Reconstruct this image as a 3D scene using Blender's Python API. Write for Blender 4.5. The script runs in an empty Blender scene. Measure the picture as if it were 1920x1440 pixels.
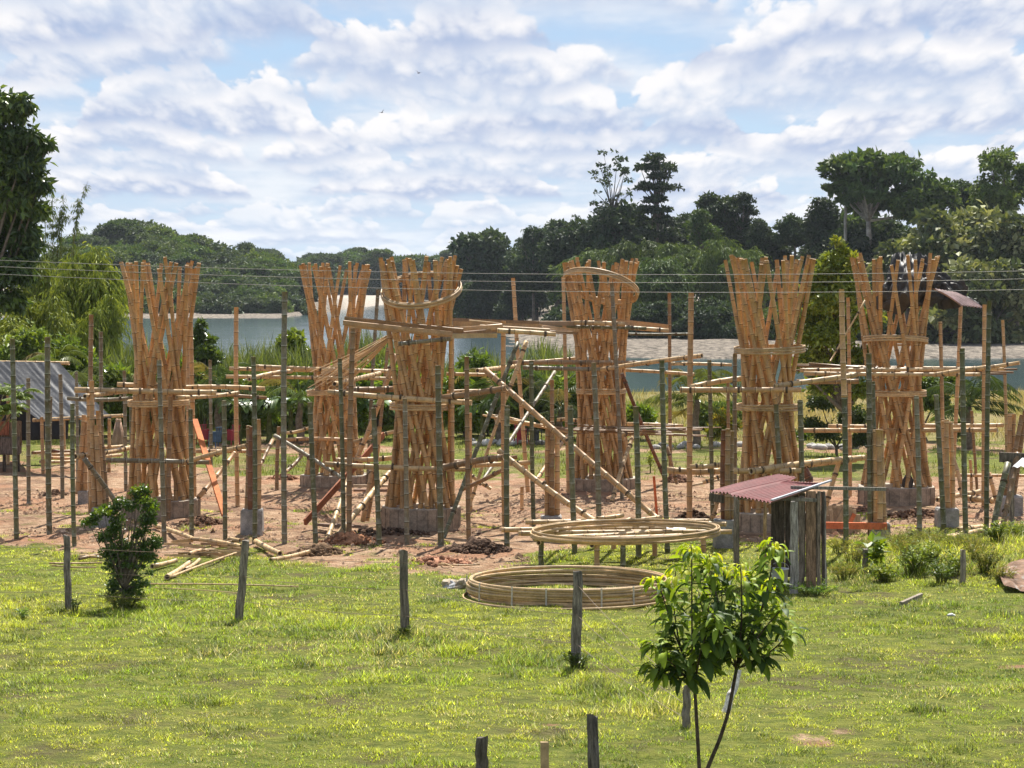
import bpy, math, random
import numpy as np

# ------------------------------------------------------------------ camera, sky, sun, exposure
SC = bpy.context.scene
COL = SC.collection
F, EYE, HOR = 4800.0, 5.5, 532.0          # focal length in photo pixels, eye height (m), horizon row
cam = bpy.data.cameras.new('camera')
cam.sensor_width = 36.0
cam.lens = F / 1920 * 36.0
cam.shift_y = (HOR - 720.0) / 1920.0
cam.clip_start, cam.clip_end = 0.5, 20000
camo = bpy.data.objects.new('camera', cam); COL.objects.link(camo)
camo.location = (0, 0, EYE); camo.rotation_euler = (math.pi / 2, 0, 0)
SC.camera = camo
SC.view_settings.view_transform = 'Standard'
SC.view_settings.look = 'None'
SC.view_settings.exposure = 1.05
SC.view_settings.gamma = 1.0
SUN_EL, SUN_AZ = math.radians(56), math.radians(14)   # azimuth measured from +Y (away from camera) to +X
w = bpy.data.worlds.new('World'); SC.world = w; w.use_nodes = True
w.cycles.sampling_method = 'MANUAL'; w.cycles.sample_map_resolution = 256

class NT:
    """small helper for node graphs"""
    def __init__(s, tree): s.t = tree; s.n = tree.nodes; s.l = tree.links
    def new(s, typ, **kw):
        nd = s.n.new(typ)
        for k, v in kw.items():
            if k == 'inp':
                for a, b in v.items():
                    if hasattr(b, 'is_output') or isinstance(b, bpy.types.NodeSocket): s.l.new(b, nd.inputs[a])
                    else: nd.inputs[a].default_value = b
            else: setattr(nd, k, v)
        return nd
    def math(s, op, a, b=None, c=None, clamp=False):
        nd = s.n.new('ShaderNodeMath'); nd.operation = op; nd.use_clamp = clamp
        for i, x in enumerate((a, b, c)):
            if x is None: continue
            if isinstance(x, bpy.types.NodeSocket): s.l.new(x, nd.inputs[i])
            else: nd.inputs[i].default_value = x
        return nd.outputs[0]
    def ramp(s, fac, lo, hi, a=0.0, b=1.0, smooth=True):
        nd = s.n.new('ShaderNodeMapRange'); nd.interpolation_type = 'SMOOTHSTEP' if smooth else 'LINEAR'
        s.l.new(fac, nd.inputs[0])
        for i, x in enumerate((lo, hi, a, b)): nd.inputs[i + 1].default_value = x
        return nd.outputs[0]
    def mix(s, fac, a, b, mode='MIX'):
        nd = s.n.new('ShaderNodeMix'); nd.data_type = 'RGBA'; nd.blend_type = mode
        for sock, x in ((nd.inputs[0], fac), (nd.inputs[6], a), (nd.inputs[7], b)):
            if isinstance(x, bpy.types.NodeSocket): s.l.new(x, sock)
            elif isinstance(x, (int, float)): sock.default_value = x
            else: sock.default_value = tuple(x) + ((1.0,) if len(x) == 3 else ())
        return nd.outputs[2]
    def noise(s, vec, scale, detail=4, rough=.55, dist=0.0):
        nd = s.n.new('ShaderNodeTexNoise')
        s.l.new(vec, nd.inputs['Vector']); nd.inputs['Scale'].default_value = scale
        nd.inputs['Detail'].default_value = detail; nd.inputs['Roughness'].default_value = rough
        nd.inputs['Distortion'].default_value = dist
        return nd.outputs[0]

def build_world():
    g = NT(w.node_tree); g.n.clear()
    tc = g.new('ShaderNodeTexCoord')
    sep = g.new('ShaderNodeSeparateXYZ', inp={0: tc.outputs['Generated']})
    x, y, z = sep.outputs
    r = g.math('SQRT', g.math('ADD', g.math('MULTIPLY', x, x), g.math('MULTIPLY', y, y)))
    v = g.math('MAXIMUM', g.math('DIVIDE', z, g.math('MAXIMUM', r, 0.001)), 0.0)
    u = g.math('ARCTAN2', x, y)
    X = g.math('DIVIDE', u, g.math('ADD', v, 0.15))
    Y = g.math('LOGARITHM', g.math('ADD', v, 0.035), math.e)
    def nz(sx, sy, dy, seed, detail, rough):
        c = g.new('ShaderNodeCombineXYZ', inp={0: g.math('MULTIPLY_ADD', X, sx, seed), 1: g.math('MULTIPLY_ADD', Y, sy, dy * sy + seed * .37), 2: 0.0})
        nd = g.new('ShaderNodeTexNoise', noise_dimensions='2D', inp={'Vector': c.outputs[0], 'Scale': 1.0, 'Detail': detail, 'Roughness': rough})
        return g.math('SUBTRACT', nd.outputs[0], .5)
    def heap(dy):                                                       # heaped cumulus: rounded lumps with creases between them
        l = g.math('ABSOLUTE', nz(8.0, 5.5, dy, 31.7, 1.5, .5)); m = g.math('ABSOLUTE', nz(20.0, 13.0, dy, 77.1, 1.0, .5))
        return g.math('ADD', l, g.math('MULTIPLY', m, .55))
    # a thin high veil, then rows of cumulus one behind the other, each with a flat grey base and heaped white top
    veil = nz(2.4, 5.0, 0, 3.7, 4.0, .55)
    P1 = heap(0); fine = nz(34.0, 22.0, 0, 9.2, 3.0, .6)
    puff = g.math('ADD', g.math('MULTIPLY', g.math('SUBTRACT', P1, .13), 2.6), g.math('MULTIPLY', fine, .8))
    alpha = g.math('MULTIPLY', g.ramp(veil, -.26, .12), .75)
    ccol = g.mix(g.ramp(g.math('ADD', veil, g.math('MULTIPLY', puff, .10)), -.15, .22), (.52, .62, .80), (.92, .92, .94))
    rows = [(.010, .007), (.015, .009), (.021, .012), (.027, .014), (.034, .017), (.042, .020), (.050, .022), (.059, .026), (.069, .029), (.080, .033), (.093, .036), (.107, .042), (.124, .05)]
    for i, (b0, H) in enumerate(rows):
        k = 1.0 / (b0 + .028)
        cc = g.new('ShaderNodeCombineXYZ', inp={0: g.math('MULTIPLY_ADD', u, 1.15 * k, 11.3 * i + 4.0), 1: g.math('MULTIPLY_ADD', v, .5 * k, 3.1 * i), 2: 0.0})
        nd = g.new('ShaderNodeTexNoise', noise_dimensions='2D', inp={'Vector': cc.outputs[0], 'Scale': 1.0, 'Detail': 2.5, 'Roughness': .5})
        sc3 = g.new('ShaderNodeSeparateColor', inp={0: nd.outputs['Color']})
        m = g.ramp(sc3.outputs[0], .30, .64)
        rel = g.math('ADD', g.math('DIVIDE', g.math('SUBTRACT', v, b0), H), g.math('MULTIPLY', g.math('SUBTRACT', sc3.outputs[1], .5), .8))                        # 0 at the base, 1 at the highest top
        d_ = g.math('MULTIPLY', puff, .42)
        topd = g.math('ADD', g.math('SUBTRACT', m, rel), d_)
        bot = g.ramp(g.math('ADD', rel, g.math('MULTIPLY', puff, .10)), -.16, .10)
        al = g.math('MULTIPLY', g.math('MULTIPLY', g.ramp(topd, .0, .17), bot), g.ramp(m, .05, .3))
        s_ = g.math('ADD', g.math('DIVIDE', rel, g.math('ADD', m, .25)), g.math('MULTIPLY', puff, .50))
        grey = ((.47, .56, .75), (.41, .50, .71), (.53, .62, .79))[i % 3]
        cl = g.mix(g.ramp(s_, -.12, .62), grey, (1.0, .97, .96))
        al = g.math('MULTIPLY', al, .95 if b0 > .03 else .75)
        ccol = g.mix(al, ccol, cl)
        alpha = g.math('SUBTRACT', 1.0, g.math('MULTIPLY', g.math('SUBTRACT', 1.0, alpha), g.math('SUBTRACT', 1.0, al)))
    cover = alpha
    sky = g.new('ShaderNodeTexSky', sky_type='NISHITA', sun_disc=False)
    sky.sun_elevation = SUN_EL; sky.sun_rotation = SUN_AZ
    sky.air_density = 1.0; sky.dust_density = 0.6; sky.ozone_density = 1.5
    low = g.ramp(v, 0.0, .45, .85, 0.0)                                   # thick humid air low over the horizon: pale blue, not yellow
    skyc = g.mix(low, sky.outputs[0], g.mix(g.ramp(v, 0.0, .12), (4.7, 6.3, 8.0), (3.2, 5.1, 7.8)))
    b1 = g.new('ShaderNodeBackground', inp={'Color': skyc, 'Strength': 0.057})
    b2 = g.new('ShaderNodeBackground', inp={'Color': ccol, 'Strength': 0.50})
    fac = g.math('MULTIPLY', cover, g.ramp(v, 0.0, .03, .6, .95))
    ms = g.new('ShaderNodeMixShader', inp={0: fac, 1: b1.outputs[0], 2: b2.outputs[0]})
    out = g.new('ShaderNodeOutputWorld'); g.l.new(ms.outputs[0], out.inputs[0])
build_world()
sun = bpy.data.lights.new('sun', 'SUN'); sun.energy = 5.0; sun.angle = math.radians(0.5); sun.color = (1.0, .95, .86)
suno = bpy.data.objects.new('sun', sun); COL.objects.link(suno)
suno.rotation_euler = (math.pi / 2 - SUN_EL, 0, math.pi - SUN_AZ)   # local -Z points from the sun to the ground

# ------------------------------------------------------------------ helpers
def P(px, py, Y): return np.array(((px - 960) / F * Y, Y, EYE - (py - HOR) / F * Y))
def GY(py, z=0.0): return F * (EYE - z) / (py - HOR)
def G(px, py, z=0.0):
    Y = GY(py, z); return np.array(((px - 960) / F * Y, Y, z))
def unit(v): v = np.asarray(v, float); return v / (np.linalg.norm(v) + 1e-12)
def tag(o, label=None, cat=None, group=None, kind=None):
    if label: o['label'] = label
    if cat: o['category'] = cat
    if group: o['group'] = group
    o['kind'] = kind or 'thing'
    return o
def link(o, parent=None):
    COL.objects.link(o)
    if parent is not None: o.parent = parent
    return o
def empty(name, loc, label, cat, group=None):
    o = bpy.data.objects.new(name, None); o.empty_display_size = .2
    o.location = tuple(float(a) for a in loc); link(o)
    return tag(o, label, cat, group)
def raw_mesh(name, V, faces, C=None, smooth=True, mats=()):
    """faces: list of int arrays (n,k). C: per-vertex rgba"""
    me = bpy.data.meshes.new(name)
    V = np.asarray(V, np.float32)
    me.vertices.add(len(V)); me.vertices.foreach_set('co', V.ravel())
    loops = np.concatenate([f.ravel() for f in faces]).astype(np.int32)
    tot = np.concatenate([np.full(len(f), f.shape[1]) for f in faces]).astype(np.int32)
    start = np.concatenate(([0], np.cumsum(tot)[:-1])).astype(np.int32)
    me.loops.add(len(loops)); me.loops.foreach_set('vertex_index', loops)
    me.polygons.add(len(tot)); me.polygons.foreach_set('loop_start', start)
    me.polygons.foreach_set('use_smooth', np.full(len(tot), smooth))
    me.update(calc_edges=True)
    if C is not None:
        C = np.asarray(C, np.float32)
        if C.shape[1] == 3: C = np.concatenate([C, np.zeros((len(C), 1), np.float32)], 1)
        a = me.color_attributes.new('Col', 'FLOAT_COLOR', 'POINT'); a.data.foreach_set('color', C.ravel())
    for m in mats: me.materials.append(m)
    return me
def wloc(o):
    v = np.zeros(3)
    while o is not None: v = v + np.array(o.location); o = o.parent
    return v
class MB:
    """collects pieces (vertices, faces, colours) into one mesh"""
    def __init__(s): s.V, s.Fc, s.C, s.n = [], [], [], 0
    def add(s, V, faces, C=(.5, .5, .5, 0)):
        V = np.asarray(V, float); C = np.asarray(C, float)
        if C.ndim == 1: C = np.tile(np.append(C, [0] * (4 - len(C))), (len(V), 1))
        if C.shape[1] == 3: C = np.concatenate([C, np.zeros((len(C), 1))], 1)
        s.V.append(V); s.C.append(C); s.Fc += [np.asarray(f, int).reshape(-1, np.asarray(f).shape[-1]) + s.n for f in faces if len(f)]
        s.n += len(V); return s
    def build(s, name, mat, parent=None, origin=None, smooth=True):
        V = np.concatenate(s.V)
        off = np.zeros(3)
        if parent is not None: off = wloc(parent)
        if origin is not None: off = np.asarray(origin, float)
        me = raw_mesh(name, V - off, s.Fc, np.concatenate(s.C), smooth, (mat,))
        o = bpy.data.objects.new(name, me)
        if parent is None: o.location = tuple(float(a) for a in off)
        return link(o, parent)
def box_vf(c, size, axes=None, taper=1.0, jit=0.0, rng=None):
    """box with chamfered vertical edges; axes rows = local x,y,z"""
    hx, hy, hz = np.asarray(size) / 2
    ch = min(hx, hy) * .14
    ring = [(-hx + ch, -hy), (hx - ch, -hy), (hx, -hy + ch), (hx, hy - ch), (hx - ch, hy), (-hx + ch, hy), (-hx, hy - ch), (-hx, -hy + ch)]
    rows = []
    cz = min(ch, hz * .5)
    for z, k in ((-hz, 1 - ch / max(hx, hy) * .6), (-hz + cz, 1), (hz - cz, taper), (hz, taper * (1 - ch / max(hx, hy) * .6))):
        rows.append([(a * k, b * k, z) for a, b in ring])
    V = np.array(rows).reshape(-1, 3)
    if jit: V = V + rng.normal(0, jit, V.shape)
    q = []
    for i in range(3):
        for j in range(8): q.append((i * 8 + j, i * 8 + (j + 1) % 8, (i + 1) * 8 + (j + 1) % 8, (i + 1) * 8 + j))
    caps = [list(range(7, -1, -1)), list(range(24, 32))]
    if axes is not None: V = V @ np.asarray(axes)
    return V + np.asarray(c), [np.array(q), np.array(caps)]
def frame(d):
    d = unit(d); a = np.array((0, 0, 1.0)) if abs(d[2]) < .9 else np.array((0, 1.0, 0))
    x = unit(np.cross(a, d)); return x, np.cross(d, x), d
def beam_vf(p0, p1, wd, ht, jit=0, rng=None):
    p0, p1 = np.asarray(p0, float), np.asarray(p1, float); x, y, d = frame(p1 - p0)
    return box_vf((p0 + p1) / 2, (wd, ht, np.linalg.norm(p1 - p0)), np.array((x, y, d)), 1.0, jit, rng)
def tube_vf(pts, rad, sides=7, cap=True):
    pts = np.asarray(pts, float); n = len(pts); rad = np.broadcast_to(np.asarray(rad, float), (n,))
    t = np.gradient(pts, axis=0); V = []
    x = frame(t[0])[0]
    for i in range(n):
        d = unit(t[i]); x = unit(x - d * np.dot(x, d)); y = np.cross(d, x)
        a = np.arange(sides) * 2 * math.pi / sides
        V.append(pts[i] + rad[i] * (np.cos(a)[:, None] * x + np.sin(a)[:, None] * y))
    V = np.concatenate(V)
    i = np.arange(n - 1)[:, None] * sides; j = np.arange(sides)[None]; k = (j + 1) % sides
    q = np.stack([i + j, i + k, i + sides + k, i + sides + j], -1).reshape(-1, 4)
    fs = [q]
    if cap: fs.append(np.array([list(range(sides - 1, -1, -1)), list(range((n - 1) * sides, n * sides))]))
    return V, fs
def grid_faces(nu, nv):
    i = np.arange(nu - 1)[:, None] * nv; j = np.arange(nv - 1)[None]
    return np.stack([i + j, i + j + 1, i + nv + j + 1, i + nv + j], -1).reshape(-1, 4)

# value noise for shaping terrain, masks and patches
_h = np.random.default_rng(77).random((256, 256))
def vnoise(x, y):
    xi, yi = np.floor(x).astype(int), np.floor(y).astype(int); fx, fy = x - xi, y - yi
    fx = fx * fx * (3 - 2 * fx); fy = fy * fy * (3 - 2 * fy)
    g = lambda a, b: _h[a % 256, b % 256]
    return (g(xi, yi) * (1 - fx) + g(xi + 1, yi) * fx) * (1 - fy) + (g(xi, yi + 1) * (1 - fx) + g(xi + 1, yi + 1) * fx) * fy
def fbm(x, y, oct=4):
    s, a, t = 0, .5, 0
    for k in range(oct): s = s + a * vnoise(x * 2 ** k + 17.3 * k, y * 2 ** k + 5.1 * k); t += a; a *= .5
    return s / t
def sstep(a, b, x):
    t = np.clip((x - a) / (b - a), 0, 1); return t * t * (3 - 2 * t)

# ------------------------------------------------------------------ materials
def new_mat(name):
    m = bpy.data.materials.new(name); m.use_nodes = True
    g = NT(m.node_tree); g.n.clear(); return m, g
def finish(g, sh):
    o = g.new('ShaderNodeOutputMaterial'); g.l.new(sh, o.inputs[0])
def hue_rand(g, col, amt=.12):
    oi = g.new('ShaderNodeObjectInfo')
    val = g.math('ADD', g.math('MULTIPLY', oi.outputs['Random'], amt * 2), 1 - amt)
    return g.mix(1.0, col, g.new('ShaderNodeCombineColor', inp={0: val, 1: val, 2: val}).outputs[0], 'MULTIPLY')
def bamboo_mat():
    m, g = new_mat('bamboo')
    at = g.new('ShaderNodeAttribute', attribute_name='Col'); tc = g.new('ShaderNodeTexCoord')
    oi = g.new('ShaderNodeObjectInfo')
    off = g.new('ShaderNodeVectorMath', operation='ADD', inp={0: tc.outputs['Object'], 1: oi.outputs['Location']})
    n1 = g.noise(off.outputs[0], 3.0, 5, .6); n2 = g.noise(off.outputs[0], 26.0, 4, .6); n3 = g.noise(off.outputs[0], 9.0, 5, .65)
    k = g.math('MULTIPLY', g.ramp(n1, .3, .7, .76, 1.2), g.ramp(n2, .3, .7, .84, 1.12))
    c = g.mix(1.0, at.outputs['Color'], g.new('ShaderNodeCombineColor', inp={0: k, 1: k, 2: k}).outputs[0], 'MULTIPLY')
    c = hue_rand(g, c, .10)
    lich = g.math('MULTIPLY', g.ramp(n3, .52, .62), at.outputs['Alpha'])
    c = g.mix(g.math('MULTIPLY', lich, .75), c, (.26, .25, .20))
    dark = g.math('MULTIPLY', g.ramp(n1, .60, .72), g.math('ADD', g.math('MULTIPLY', at.outputs['Alpha'], .5), .25))
    c = g.mix(dark, c, (.05, .035, .02))
    bs = g.new('ShaderNodeBsdfPrincipled', inp={'Base Color': c, 'Roughness': .48})
    bs.inputs['Specular IOR Level'].default_value = .35
    finish(g, bs.outputs[0]); return m
def leaf_mat(name, trans=.32, rough=.5, spec=.35, amt=.16, tint=(1.35, 1.25, .55)):
    m, g = new_mat(name)
    at = g.new('ShaderNodeAttribute', attribute_name='Col')
    c = hue_rand(g, at.outputs['Color'], amt)
    bs = g.new('ShaderNodeBsdfPrincipled', inp={'Base Color': c, 'Roughness': rough})
    bs.inputs['Specular IOR Level'].default_value = spec
    ct = g.mix(1.0, c, tint, 'MULTIPLY')
    tr = g.new('ShaderNodeBsdfTranslucent', inp={'Color': ct})
    mx = g.new('ShaderNodeMixShader', inp={0: trans, 1: bs.outputs[0], 2: tr.outputs[0]})
    finish(g, mx.outputs[0]); return m
def noisy_mat(name, rough=.85, spec=.2, scale=6.0, lo=.7, hi=1.25, bump=.0, bscale=30.0, stretch=None, metallic=0.0):
    """vertex colour times two octaves of noise; for timber, concrete, tarp, plastic"""
    m, g = new_mat(name)
    at = g.new('ShaderNodeAttribute', attribute_name='Col'); tc = g.new('ShaderNodeTexCoord')
    oi = g.new('ShaderNodeObjectInfo')
    vec = g.new('ShaderNodeVectorMath', operation='ADD', inp={0: tc.outputs['Object'], 1: oi.outputs['Location']}).outputs[0]
    if stretch: vec = g.new('ShaderNodeVectorMath', operation='MULTIPLY', inp={0: vec, 1: stretch}).outputs[0]
    n1 = g.noise(vec, scale, 6, .62); n2 = g.noise(vec, scale * 7, 4, .6)
    k = g.math('MULTIPLY', g.ramp(n1, .3, .7, lo, hi), g.ramp(n2, .3, .7, (1 + lo) / 2, (1 + hi) / 2))
    c = g.mix(1.0, at.outputs['Color'], g.new('ShaderNodeCombineColor', inp={0: k, 1: k, 2: k}).outputs[0], 'MULTIPLY')
    bs = g.new('ShaderNodeBsdfPrincipled', inp={'Base Color': c, 'Roughness': rough, 'Metallic': metallic})
    bs.inputs['Specular IOR Level'].default_value = spec
    if bump:
        bp = g.new('ShaderNodeBump', inp={'Strength': bump, 'Distance': .03, 'Height': g.noise(vec, bscale, 5, .6)})
        g.l.new(bp.outputs[0], bs.inputs['Normal'])
    finish(g, bs.outputs[0]); return m
M_BAM = bamboo_mat()
M_LEAF = leaf_mat('leaf', .30)
M_FAR = leaf_mat('far_leaf', .22, .6, .25, .22)
M_GLOSS = leaf_mat('glossy_leaf', .28, .32, .5, .1)
M_YOUNG = leaf_mat('young_tree_leaf', .40, .55, .2, .05)
M_GRASS = leaf_mat('grass_blade', .38, .55, .25, 0.0, (1.25, 1.2, .6))
M_WOOD = noisy_mat('weathered_timber', .9, .15, 5.0, .45, 1.5, .5, 40.0, (6.0, 6.0, .8))
M_PLANK = noisy_mat('sawn_plank', .8, .2, 4.0, .75, 1.2, .2, 40.0)
M_BARK = noisy_mat('bark', .95, .1, 8.0, .6, 1.35, .4)
M_CONC = noisy_mat('cast_concrete', .95, .15, 5.0, .62, 1.25, .4, 25.0)
M_TARP = noisy_mat('black_plastic_sheet', .5, .25, 2.0, .8, 1.3, .5, 5.0)
M_STEEL = noisy_mat('painted_sheet_metal', .65, .25, 3.0, .75, 1.2, .1)
M_PLASTIC = noisy_mat('moulded_plastic', .4, .45, 3.0, .9, 1.1)
M_CLOTH = noisy_mat('woven_sack', .9, .1, 6.0, .75, 1.15, .4)
M_STONE = noisy_mat('river_stone', .9, .2, 4.0, .7, 1.3, .3)
M_SOIL = noisy_mat('turned_soil', 1.0, .05, 9.0, .5, 1.35, .6, 22.0)
M_WIRE = noisy_mat('wire_metal', .5, .4, 5.0, .9, 1.1)
# ------------------------------------------------------------------ terrain: ground sheet, river
def shore(x): return 16 * (fbm(np.asarray(x) * .06 + 4, np.asarray(x) * 0 + 1.5) - .5) + np.interp(x, [-3000, -110, -80, -44, -40, -14, -10, 12, 30, 120, 3000], [530, 490, 474, 470, 800, 850, 480, 322, 306, 290, 250])
def near_edge(x): return np.interp(x, [-300, -60, -25, -5, 8, 40, 300], [96, 104, 108, 118, 131, 133, 120])
def ground_z(x, y):
    n = fbm(x * .35, y * .35) - .5
    near = sstep(0, 16, near_edge(x) - y + 16) 
    z = -3.2 + 3.2 * near
    z = z + near * n * .12 + near * .09 * (fbm(x * 1.9 + 3, y * 1.9, 3) - .5) * (y < 58)
    far = sstep(-14, 10, y - shore(x))
    z = np.where(y > near_edge(x) + 20, -3.2 + far * 2.3 + sstep(10, 160, y - shore(x)) * 2.5, z)
    # low mud and gravel bar in the river on the right
    s = sstep(-34, 6, x) * sstep(213, 226, y + 9 * (fbm(x * .05, y * .05) - .5)) * sstep(-10, 20, x + (y - 240) * .28 + 14)
    bar = np.where((y > 180) & (y < shore(x) + 30), s, 0)
    z = np.maximum(z, -3.2 + bar * (2.15 + .35 * fbm(x * .12, y * .12)))
    # gentle lift of the right-hand corner bank
    z = z + .35 * np.exp(-(((x - 10.0) / 2.4) ** 2 + ((y - 50.5) / 3.0) ** 2))
    return z
def ground_masks(x, y):
    """dirt, gravel, dry"""
    px = 960 + x / np.maximum(y, 1) * F; py = HOR + EYE / np.maximum(y, 1) * F
    px = px + 60 * (fbm(x * .8, y * .8) - .5); py = py + 46 * (fbm(x * .9 + 40, y * .5) - .5) + 26 * (fbm(x * 3.1, y * 2.1 + 9) - .5)
    front = np.interp(px, [0, 130, 300, 440, 560, 700, 850, 960, 1060, 1300, 1550, 1700, 1920], [1018, 1028, 1052, 1024, 1048, 1062, 1072, 1062, 1020, 1008, 1012, 1000, 988])
    back = np.interp(px, [0, 300, 500, 900, 1200, 1600, 1920], [862, 872, 886, 905, 885, 905, 900])
    d = sstep(-14, 10, front - py) * sstep(-16, 16, py - back)
    thin = .42 * sstep(.46, .62, fbm(x * .5 + 9, y * .3)) * sstep(780, 800, py) * (py < front)
    path = sstep(.0, 1.0, 1 - np.abs(py - 840) / 16) * sstep(.3, .6, fbm(x * .3, y * .2 + 3)) * .85
    spots = np.zeros_like(d)
    for (sx, sy, rx, ry, k) in ((610, 1270, 40, 14, .6), (1010, 1355, 55, 12, .7), (1560, 1385, 130, 26, .62), (1900, 1250, 60, 16, .6), (900, 1090, 70, 16, .6), (950, 1075, 120, 16, .7), (1180, 1310, 26, 8, .6), (250, 1340, 40, 10, .3), (1820, 1215, 90, 20, .35)):
        spots = np.maximum(spots, k * sstep(1.25, .2, np.hypot((px - sx) / rx, (py - sy) / ry)) * sstep(.36, .58, fbm(x * 2.7, y * 2.2)))
    d = np.clip(np.maximum.reduce([d, thin, path, spots]), 0, 1)
    d = d * (y < near_edge(x))
    g = (y > near_edge(x) + 4).astype(float)
    dry = sstep(86, 92, y) * sstep(2, 9, x) * (y < near_edge(x) + 6) * sstep(.25, .5, fbm(x * .2, y * .2))
    return d, g, dry
def axis(parts):
    out = []
    for a, b, s in parts: out.append(np.arange(a, b, s))
    return np.concatenate(out)
def build_ground():
    xs = axis([(-8000, -600, 925), (-600, -140, 46), (-140, -26, 3), (-26, 26, .25), (26, 140, 3), (140, 600, 46), (600, 8001, 925)])
    ys = axis([(-30, 20, 5), (20, 112, .25), (112, 150, 1), (150, 340, 2), (340, 1000, 8), (1000, 8001, 500)])
    X, Y = np.meshgrid(xs, ys); z = ground_z(X, Y)
    d, g, dry = ground_masks(X, Y)
    # trodden, lumpy dirt
    z = z + d * (Y < 112) * (.10 * (fbm(X * 1.7, Y * 1.7) - .5) + .06 * (fbm(X * 5, Y * 5) - .5))
    V = np.stack([X, Y, z], -1).reshape(-1, 3)
    C = np.stack([d, g, dry, np.ones_like(d)], -1).reshape(-1, 4)
    m, gr = new_mat('ground_cover')
    at = gr.new('ShaderNodeAttribute', attribute_name='Col'); sp = gr.new('ShaderNodeSeparateColor', inp={0: at.outputs['Color']})
    tc = gr.new('ShaderNodeTexCoord'); vec = tc.outputs['Object']
    big = gr.noise(vec, .55, 5, .6); mid = gr.noise(vec, 3.2, 6, .65); fine = gr.noise(vec, 17.0, 5, .7)
    grass = gr.mix(gr.ramp(mid, .35, .65), (.115, .145, .026), (.225, .235, .045))
    grass = gr.mix(gr.ramp(big, .5, .68), grass, (.13, .11, .05))
    dirt = gr.mix(gr.ramp(mid, .36, .66), (.34, .20, .115), (.55, .385, .255))
    dirt = gr.mix(gr.math('MULTIPLY', gr.ramp(big, .48, .64), .8), dirt, (.21, .125, .08))
    dirt = gr.mix(gr.math('MULTIPLY', gr.ramp(gr.noise(vec, .30, 4, .6), .50, .64), .7), dirt, (.40, .20, .115))
    dirt = gr.mix(gr.math('MULTIPLY', gr.ramp(fine, .52, .66), .75), dirt, (.22, .135, .085))
    dirt = gr.mix(gr.math('MULTIPLY', gr.ramp(gr.noise(vec, 1.3, 5, .7), .55, .64), .6), dirt, (.20, .19, .07))
    vo = gr.new('ShaderNodeTexVoronoi', inp={'Vector': gr.new('ShaderNodeVectorMath', operation='MULTIPLY', inp={0: vec, 1: (1.0, .2, 1.0)}).outputs[0], 'Scale': 1.3})
    gv = gr.new('ShaderNodeVectorMath', operation='MULTIPLY', inp={0: vec, 1: (1.0, .3, 1.0)}).outputs[0]
    grav = gr.mix(gr.ramp(gr.noise(gv, 1.6, 3, .75), .36, .62), (.08, .07, .058), (.28, .24, .195))
    grav = gr.mix(gr.math('MULTIPLY', gr.ramp(gr.noise(vec, .05, 3, .6), .5, .7), .5), grav, (.17, .145, .12))
    grav = gr.mix(gr.math('MULTIPLY', gr.ramp(gr.new('ShaderNodeSeparateXYZ', inp={0: vec}).outputs[1], 600, 690), .7), grav, (.46, .41, .35))
    dryc = gr.mix(gr.ramp(mid, .35, .65), (.20, .19, .06), (.36, .27, .14))
    edge = gr.math('ADD', sp.outputs[0], gr.math('MULTIPLY', gr.math('SUBTRACT', fine, .5), .9))
    c = gr.mix(gr.ramp(edge, .32, .62), grass, dirt)
    c = gr.mix(sp.outputs[2], c, dryc)
    c = gr.mix(sp.outputs[1], c, grav)
    bp = gr.new('ShaderNodeBump', inp={'Strength': 1.0, 'Distance': .11, 'Height': gr.math('ADD', fine, gr.math('MULTIPLY', mid, 2.0))})
    bs = gr.new('ShaderNodeBsdfPrincipled', inp={'Base Color': c, 'Roughness': .95, 'Normal': bp.outputs[0]})
    bs.inputs['Specular IOR Level'].default_value = .1
    finish(gr, bs.outputs[0])
    me = raw_mesh('ground', V, [grid_faces(len(ys), len(xs))], C, True, (m,))
    # faces were wound row-major in y: keep normals upward
    o = link(bpy.data.objects.new('ground', me)); me.flip_normals() if me.polygons[0].normal.z < 0 else None
    tag(o, 'open ground of grass, trampled red dirt and gravel', 'ground', kind='structure')
build_ground()
def build_river():
    xs = axis([(-3000, -200, 400), (-200, 201, 20), (600, 3001, 400)]); ys = axis([(100, 1000, 20), (1000, 3001, 400)])
    X, Y = np.meshgrid(xs, ys)
    V = np.stack([X, Y, np.full_like(X, -1.5)], -1).reshape(-1, 3)
    m, g = new_mat('river_water'); tc = g.new('ShaderNodeTexCoord')
    st = g.new('ShaderNodeVectorMath', operation='MULTIPLY', inp={0: tc.outputs['Object'], 1: (.34, .055, 1)}).outputs[0]
    n = g.noise(st, 1.6, 5, .6); n2 = g.noise(st, .22, 4, .6)
    n3 = g.noise(g.new('ShaderNodeVectorMath', operation='MULTIPLY', inp={0: tc.outputs['Object'], 1: (.02, .12, 1)}).outputs[0], 1.0, 5, .6)
    h = g.math('ADD', n, g.math('MULTIPLY', n2, 2.0))
    bp = g.new('ShaderNodeBump', inp={'Strength': g.ramp(n3, .40, .60, .05, .55), 'Distance': .3, 'Height': h})
    bs = g.new('ShaderNodeBsdfPrincipled', inp={'Base Color': (.05, .085, .095, 1), 'Roughness': .10, 'Normal': bp.outputs[0]})
    bs.inputs['IOR'].default_value = 1.33
    finish(g, bs.outputs[0])
    me = raw_mesh('river', V, [grid_faces(len(ys), len(xs))], None, True, (m,))
    if me.polygons[0].normal.z < 0: me.flip_normals()
    tag(link(bpy.data.objects.new('river', me)), 'wide slow river reflecting the cloudy sky', 'river', kind='structure')
build_river()

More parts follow.
